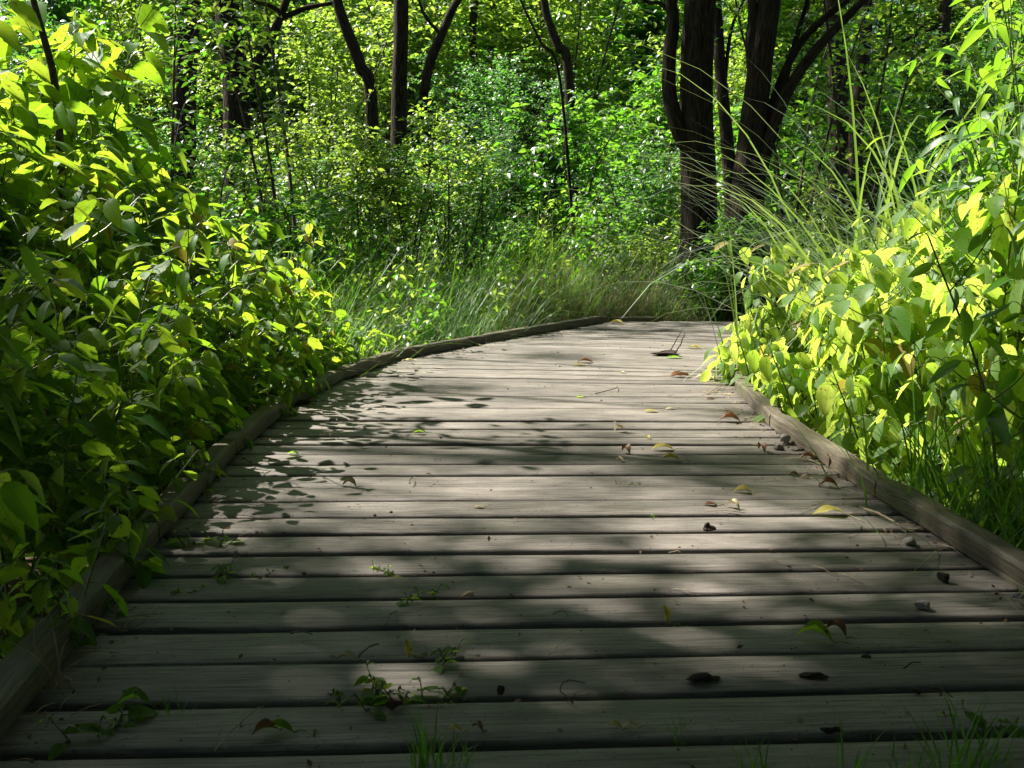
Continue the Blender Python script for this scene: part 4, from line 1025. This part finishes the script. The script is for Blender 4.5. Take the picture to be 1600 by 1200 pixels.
def rock(name, m_, px, py, sx_, sy_, sz_, rz, label, cat, seed, group=None, rough=0.22):
    x, y = gp(px, py)
    import bmesh
    bm = bmesh.new(); bmesh.ops.create_icosphere(bm, subdivisions=3, radius=0.5)
    rg = np.random.default_rng(seed)
    pl = unit(rg.normal(0, 1, (9, 3))); dd = rg.uniform(0.20, 0.42, 9); fq = rg.normal(0, 5, (3, 3)); fp = rg.random(3) * 6
    for v in bm.verts:
        c = np.array(v.co)
        for p_, d_ in zip(pl, dd):
            k = np.dot(c, p_) - d_
            if k > 0: c = c - p_ * k * 0.9
        c = c * (1 + 0.35 * rough * float(np.sin(fq @ c + fp).sum())) + rg.normal(0, 0.01, 3) * rough * 4
        v.co = (c[0] * sx_, c[1] * sy_, max(c[2], -0.36) * sz_)
    zmin = min(v.co.z for v in bm.verts)
    for v in bm.verts: v.co.z -= zmin
    me = bpy.data.meshes.new(name); bm.to_mesh(me); bm.free()
    for p_ in me.polygons: p_.use_smooth = False
    me.materials.append(M[m_])
    o = link(name, me); o.location = (x, y, 0.001); o.rotation_euler = (0, 0, rz)
    return tag(o, label, cat, group)
rock('stone', 'stone', 1225, 693, 0.042, 0.045, 0.042, 0.3, 'pale grey stone sitting in the sun against the right curb', 'stone', 1)
rock('pine_cone', 'darkdebris', 1105, 830, 0.024, 0.024, 0.026, 0.3, 'small black cone on the sunlit patch right of centre', 'cone', 2, None, 0.8)
rock('stone', 'stone', 1441, 955, 0.034, 0.03, 0.026, 0.2, 'dark grey angular stone in the shade at the right', 'stone', 3)
rock('bark_chip', 'darkdebris', 1475, 912, 0.022, 0.03, 0.03, 0.7, 'upright dark bark chip behind the angular grey stone', 'bark', 4)
rock('bark_chip', 'darkdebris', 612, 1110, 0.024, 0.016, 0.016, 0.2, 'black bark chip in front of the lower weeds, left of centre', 'bark', 5)
rock('bark_chip', 'darkdebris', 782, 1085, 0.012, 0.012, 0.018, 0.2, 'tiny pointed dark chip at a gap in the near planks', 'bark', 6)
rock('dirt_clump', 'darkdebris', 1100, 1066, 0.048, 0.03, 0.012, 0.1, 'flat crumbly brown dirt clump on the near planks right of centre', 'dirt', 7, None, 1.0)
rock('bark_chip', 'darkdebris', 1270, 1060, 0.040, 0.018, 0.014, 0.1, 'long rough dark bark piece in front of the large green curled leaf', 'bark', 8, None, 0.8)
rock('bark_chip', 'darkdebris', 1353, 1030, 0.016, 0.013, 0.010, 0.1, 'small dark chip right of the large green curled leaf', 'bark', 9)
rock('stone', 'stone', 1422, 852, 0.036, 0.03, 0.022, 0.5, 'flat grey stone in the shade near the right curb', 'stone', 10)
rock('bark_chip', 'darkdebris', 1432, 1083, 0.022, 0.016, 0.010, 0.4, 'dark chip on the near planks at the lower right, beside a thin twig', 'bark', 11)
rock('dirt_clump', 'darkdebris', 1302, 1146, 0.03, 0.02, 0.014, 0.4, 'dark soil lump in the nearest gap at the lower right', 'dirt', 12, None, 0.8)
rock('bark_chip', 'oldtwig', 1216, 703, 0.03, 0.045, 0.03, 0.9, 'twisted grey bark piece beside the pale grey stone', 'bark', 13, None, 0.6)
rock('bark_chip', 'oldtwig', 1246, 704, 0.05, 0.03, 0.022, 0.3, 'pale grey bark curl between the grey stone and the right curb', 'bark', 14, None, 0.6)
rock('dirt_clump', 'darkdebris', 470, 632, 0.13, 0.05, 0.022, 0.1, 'dark heap of leaf mould on the planks by the left curb', 'dirt', 15, None, 1.0)
rock('dirt_clump', 'darkdebris', 1035, 556, 0.16, 0.08, 0.03, 0.0, 'low heap of soil and litter on the far planks at the right', 'dirt', 16, None, 1.0)
rock('stone', 'stone', 1590, 936, 0.022, 0.02, 0.016, 0.0, 'small grey stone at the right edge of the frame', 'stone', 17)
rock('dirt_clump', 'straw', 732, 933, 0.03, 0.012, 0.012, 0.0, 'sandy brown crumb wedged in a gap just behind the sunlit strip', 'dirt', 18, None, 0.8)
rock('dirt_clump', 'straw', 660, 1028, 0.028, 0.014, 0.012, 0.0, 'sandy crumb beside the lime-yellow upright leaf', 'dirt', 19, None, 0.8)

def stick(m_, pix, r, label, z=0.006, name='twig', cat='twig'):
    pts = []
    for i, (px, py) in enumerate(pix):
        x, y = gp(px, py); pts.append((x, y, z + r + (0.006 if 0 < i < len(pix) - 1 else 0)))
    pts = np.array(pts); b = pts[0].copy(); b[2] = 0
    mb = MB(); q = smooth_path(pts - b, 12)
    rg = np.random.default_rng(int(pix[0][0])); q[1:-1] += rg.normal(0, r * 0.4, (10, 3))
    tube(mb, q, np.linspace(r, r * 0.6, 12), 6, 0.5)
    o = mb.build(name, M[m_]); o.location = tuple(b)
    return tag(o, label, cat, 'twigs on the planks')
stick('oldtwig', [(601, 984), (611, 970), (621, 961)], 0.0016, 'short pale twig slanting over a gap in the shaded planks')
stick('oldtwig', [(561, 1034), (576, 1023), (592, 1014)], 0.0025, 'thick grey twig pointing right of the pale yellow leaf')
stick('oldtwig', [(455, 996), (470, 998), (487, 998)], 0.0022, 'flat brown stick lying along a plank left of centre')
stick('darkdebris', [(896, 1106), (878, 1095), (876, 1084), (890, 1076), (914, 1074)], 0.0012, 'thin dark twig bent into a hook in the foreground')
stick('straw', [(335, 1182), (368, 1150), (400, 1122), (412, 1112)], 0.0014, 'long straw-coloured stalk at the bottom left')
stick('oldtwig', [(350, 862), (372, 848), (393, 836)], 0.0012, 'thin pale stalk in the shade near the left curb')
stick('oldtwig', [(864, 965), (878, 965), (888, 967)], 0.0012, 'small brown twig on the sunlit strip in mid path')
stick('brown', [(640, 760), (642, 755), (645, 751)], 0.0018, 'tiny upright reddish twig in the sunny middle of the path')
stick('straw', [(858, 1029), (880, 1012), (906, 1001), (925, 1013), (946, 1035)], 0.0008, 'fine bent straw arching over a gap right of centre')
stick('straw', [(1105, 618), (1118, 611), (1132, 604)], 0.002, 'pale stalk against the far end of the right curb')
stick('straw', [(1240, 718), (1262, 724), (1286, 731)], 0.0016, 'thin straw along the foot of the right curb')
stick('darkdebris', [(1455, 1083), (1472, 1090), (1488, 1097)], 0.0014, 'thin dark twig at the lower right')
stick('straw', [(1574, 938), (1582, 955), (1598, 968)], 0.001, 'curved pale straw at the right edge')
stick('darkdebris', [(1412, 1051), (1425, 1047), (1438, 1042)], 0.0012, 'short dark twig between two gaps at the right')
stick('straw', [(1350, 800), (1375, 812), (1398, 822)], 0.003, 'grey-brown stick in the shade below the right curb')
stick('darkdebris', [(930, 618), (960, 612), (965, 606)], 0.002, 'faint dark twig on the far planks')
stick('oldtwig', [(142, 982), (200, 974), (256, 964)], 0.001, 'fine pale stalk crossing the dappled patch at the lower left')
stick('darkdebris', [(1047, 556), (1058, 536), (1066, 520)], 0.004, 'dark stalk sticking up from the far litter heap', 0.02)

# small weeds in the gaps
WP = [herb(700 + i, h, ns, ll, HERB, 0.02, 0.5, (-0.2, 0.5), nd, 0.35, 0.1, 0.0016) for i, (h, ns, ll, nd) in enumerate([(0.05, 3, 0.022, 4), (0.06, 4, 0.026, 4), (0.045, 5, 0.018, 4)])]
WP = [(a.mesh('stem', M['stem']), b.mesh('foliage', M['herb'])) for a, b in WP]
for i, (px, py, s, k, lab) in enumerate([
    (440, 893, 0.9, 0, 'small two-leaved weed sprouting between the shaded planks left of centre'), (560, 893, 0.7, 2, 'low weed sprig in the gap right of the two-leaved weed'),
    (605, 893, 0.7, 1, 'spreading weed in the same gap, nearer the middle'), (652, 934, 0.9, 1, 'weed with one upright leaf in the gap behind the dark plank'),
    (680, 935, 0.6, 2, 'creeping part of weed beside the upright-leaved one'), (648, 985, 0.6, 2, 'tiny weed in the gap left of the sunlit strip'), (705, 985, 0.5, 0, 'tiny rounded weed below the sunlit strip'),
    (690, 1032, 0.9, 1, 'dim weed spreading right of the lime-yellow leaf'), (545, 1092, 1.0, 0, 'weed with an arching leaf at the left end of the lower weed row'),
    (592, 1092, 1.1, 1, 'yellow-green weed clump in the middle of the lower weed row'), (655, 1088, 1.1, 1, 'dark green weed clump at the right end of the lower weed row'), (688, 1088, 0.9, 2, 'small dark weed tucked at the end of the lower weed row'),
    (1066, 975, 0.6, 2, 'small dark weed in the gap right of the upright yellow leaf'), (1120, 1019, 0.45, 0, 'single tiny green sprout in a gap at centre right'),
    (1500, 1134, 0.9, 0, 'pale bluish weed in the nearest gap at the lower right'), (1535, 1134, 0.8, 1, 'pale weed beside the bluish one at the lower right'), (1348, 1130, 0.6, 2, 'small pale sprout in the nearest gap right of centre'),
    (1008, 782, 0.8, 2, 'tiny green weed in a sunlit gap at centre right'), (975, 757, 0.8, 0, 'tiny dark weed in the sunlit planks right of centre'), (1000, 757, 0.8, 2, 'pale little weed beside the tiny dark one'),
    (295, 920, 1.0, 0, 'dim weed with two leaves by the shaded left curb'), (320, 850, 1.2, 1, 'feathery weed by the left curb in deep shade'), (345, 897, 0.9, 1, 'weed in a shaded gap near the left curb'), (400, 900, 0.8, 2, 'low weed left of the two-leaved weed'),
    (350, 1140, 0.7, 0, 'bright little green weed in the foreground left'), (1010, 803, 0.6, 0, 'green sprout in the gap below the tiny sunlit weeds'), (170, 955, 0.9, 1, 'small weed at the foot of the left curb by the dappled patch'),
    (160, 1150, 1.2, 1, 'dim leafy weed at the bottom left corner'), (500, 1140, 0.9, 2, 'small dark weed in the nearest gap, left of the grass tuft'), (465, 592, 2.6, 1, 'leafy weed growing at the inner side of the left curb')]):
    x, y = gp(px, py)
    place('weed', WP[k], x, y, s * 1.3, i * 1.7, lab, 'weed', 'weeds in the gaps of the planks', z=-0.012)
GT = [tuft(720 + i, int(n * 1.6), L, 0.004, 0.7, 0.014, (0.02, 0.6), seg=5).mesh('blades', M['grass']) for i, (n, L) in enumerate([(16, 0.11), (22, 0.15), (9, 0.12)])]
for i, (px, py, s, k, lab) in enumerate([
    (1058, 1146, 0.6, 0, 'short dark grass tuft in the nearest gap right of centre'), (672, 1205, 1.1, 1, 'green grass tuft at the bottom edge, left of centre'), (720, 1200, 0.9, 2, 'sparse grass blades right of the bottom grass tuft'),
    (1180, 1215, 1.0, 0, 'dim grass tuft at the bottom edge, right of centre'), (1330, 1212, 1.2, 2, 'sparse dark stalks of grass at the bottom right'), (1500, 1215, 1.3, 1, 'tall dim grass tuft in the bottom right corner'),
    (268, 1112, 0.8, 2, 'thin grass sprig standing at a gap in the lower left'), (1420, 1215, 1.0, 0, 'low dim grass between the stalks and the corner tuft'), (1560, 1200, 1.1, 2, 'single yellowish blades at the right end of the bottom edge')]):
    x, y = gp(px, py)
    place('grass_tuft', (GT[k],), x, y, s * 0.85, i * 2.1, lab, 'grass', 'grass tufts in the gaps of the planks', z=-0.015, names=('blades',))
DT = tuft(740, 14, 0.17, 0.003, 1.3, 0.012, (0.3, 1.2), seg=5).mesh('blades', M['dry'])
place('dry_grass_tuft', (DT,), -0.70, 1.52, 1.0, 0.3, 'wisp of straw-dry grass on the left curb in the lower left', 'grass', names=('blades',), z=0.03)

# crumbs of leaf litter gathered along the curbs and in the gaps
def make_litter():
    rg = np.random.default_rng(51); mb = MB()
    P_, A = [], []
    def put(x, y): P_.append((x, y, 0.003 + rg.random() * 0.006)); a = rg.normal(0, 1, 3); a[2] *= 0.25; A.append(a)
    for _ in range(900):
        y = rg.uniform(1.2, 5.6); x = np.interp(y, [p[1] for p in RIGHT[:9]], [p[0] for p in RIGHT[:9]]) - abs(rg.normal(0, 0.06)) - 0.003; put(x, y)
    for _ in range(900):
        y = rg.uniform(1.0, 7.6); x = left_edge(y) + abs(rg.normal(0, 0.05)) + 0.003; put(x, y)
    for _ in range(2600):
        y = 1.0 + 6.6 * rg.random() ** 1.6; x = rg.uniform(left_edge(y), 0.95); put(x, y)
    n0 = len(P_)
    for _ in range(1500):
        c_, al = LINES[rg.integers(4, len(LINES) - 8)]
        t = rg.uniform(-0.85, 0.9); x, y = c_[0] + math.cos(al) * t, c_[1] + math.sin(al) * t + rg.normal(0, 0.008)
        if left_edge(y) < x < 0.93 and y > 0.9 and (math.sin(23 * x + 7 * al * 40 + c_[1] * 31) > 0.1): put(x, y); P_[-1] = (x, y, rg.uniform(-0.012, 0.005))
    n = len(P_)
    add_leaves(mb, TINY[0], np.array(P_), np.array(A), UP + rg.normal(0, 0.6, (n, 3)), np.where(rg.random(n) < 0.8, rg.uniform(0.002, 0.006, n), rg.uniform(0.006, 0.015, n)), rg.random(n))
    tag(mb.build('leaf_litter', M['brown']), 'brown crumbs of leaf litter scattered on the planks and along the curbs', 'litter', kind='stuff')
make_litter()
def make_straw():
    rg = np.random.default_rng(57); mb = MB()
    for i in range(150):
        if i < 90: y = rg.uniform(2.2, 5.2); x = np.interp(y, [p[1] for p in RIGHT[:9]], [p[0] for p in RIGHT[:9]]) - abs(rg.normal(0, 0.07)) - 0.01
        elif i < 125: y = rg.uniform(1.2, 6.0); x = left_edge(y) + abs(rg.normal(0, 0.06)) + 0.01
        else: y = rg.uniform(1.2, 5.0); x = rg.uniform(left_edge(y) + 0.05, 0.9)
        a = rg.uniform(0, 6.28); L = rg.uniform(0.012, 0.05); d = np.array((math.cos(a), math.sin(a), 0)); p = np.array((x, y, 0.0035))
        tube(mb, [p - d * L, p + np.array((rg.normal(0, .004), rg.normal(0, .004), rg.uniform(0.001, 0.006))), p + d * L], [0.0009, 0.0010, 0.0006], 4, rg.random())
    tag(mb.build('straw_litter', M['straw']), 'short bits of dry straw strewn along the curbs and over the planks', 'litter', kind='stuff')
make_straw()
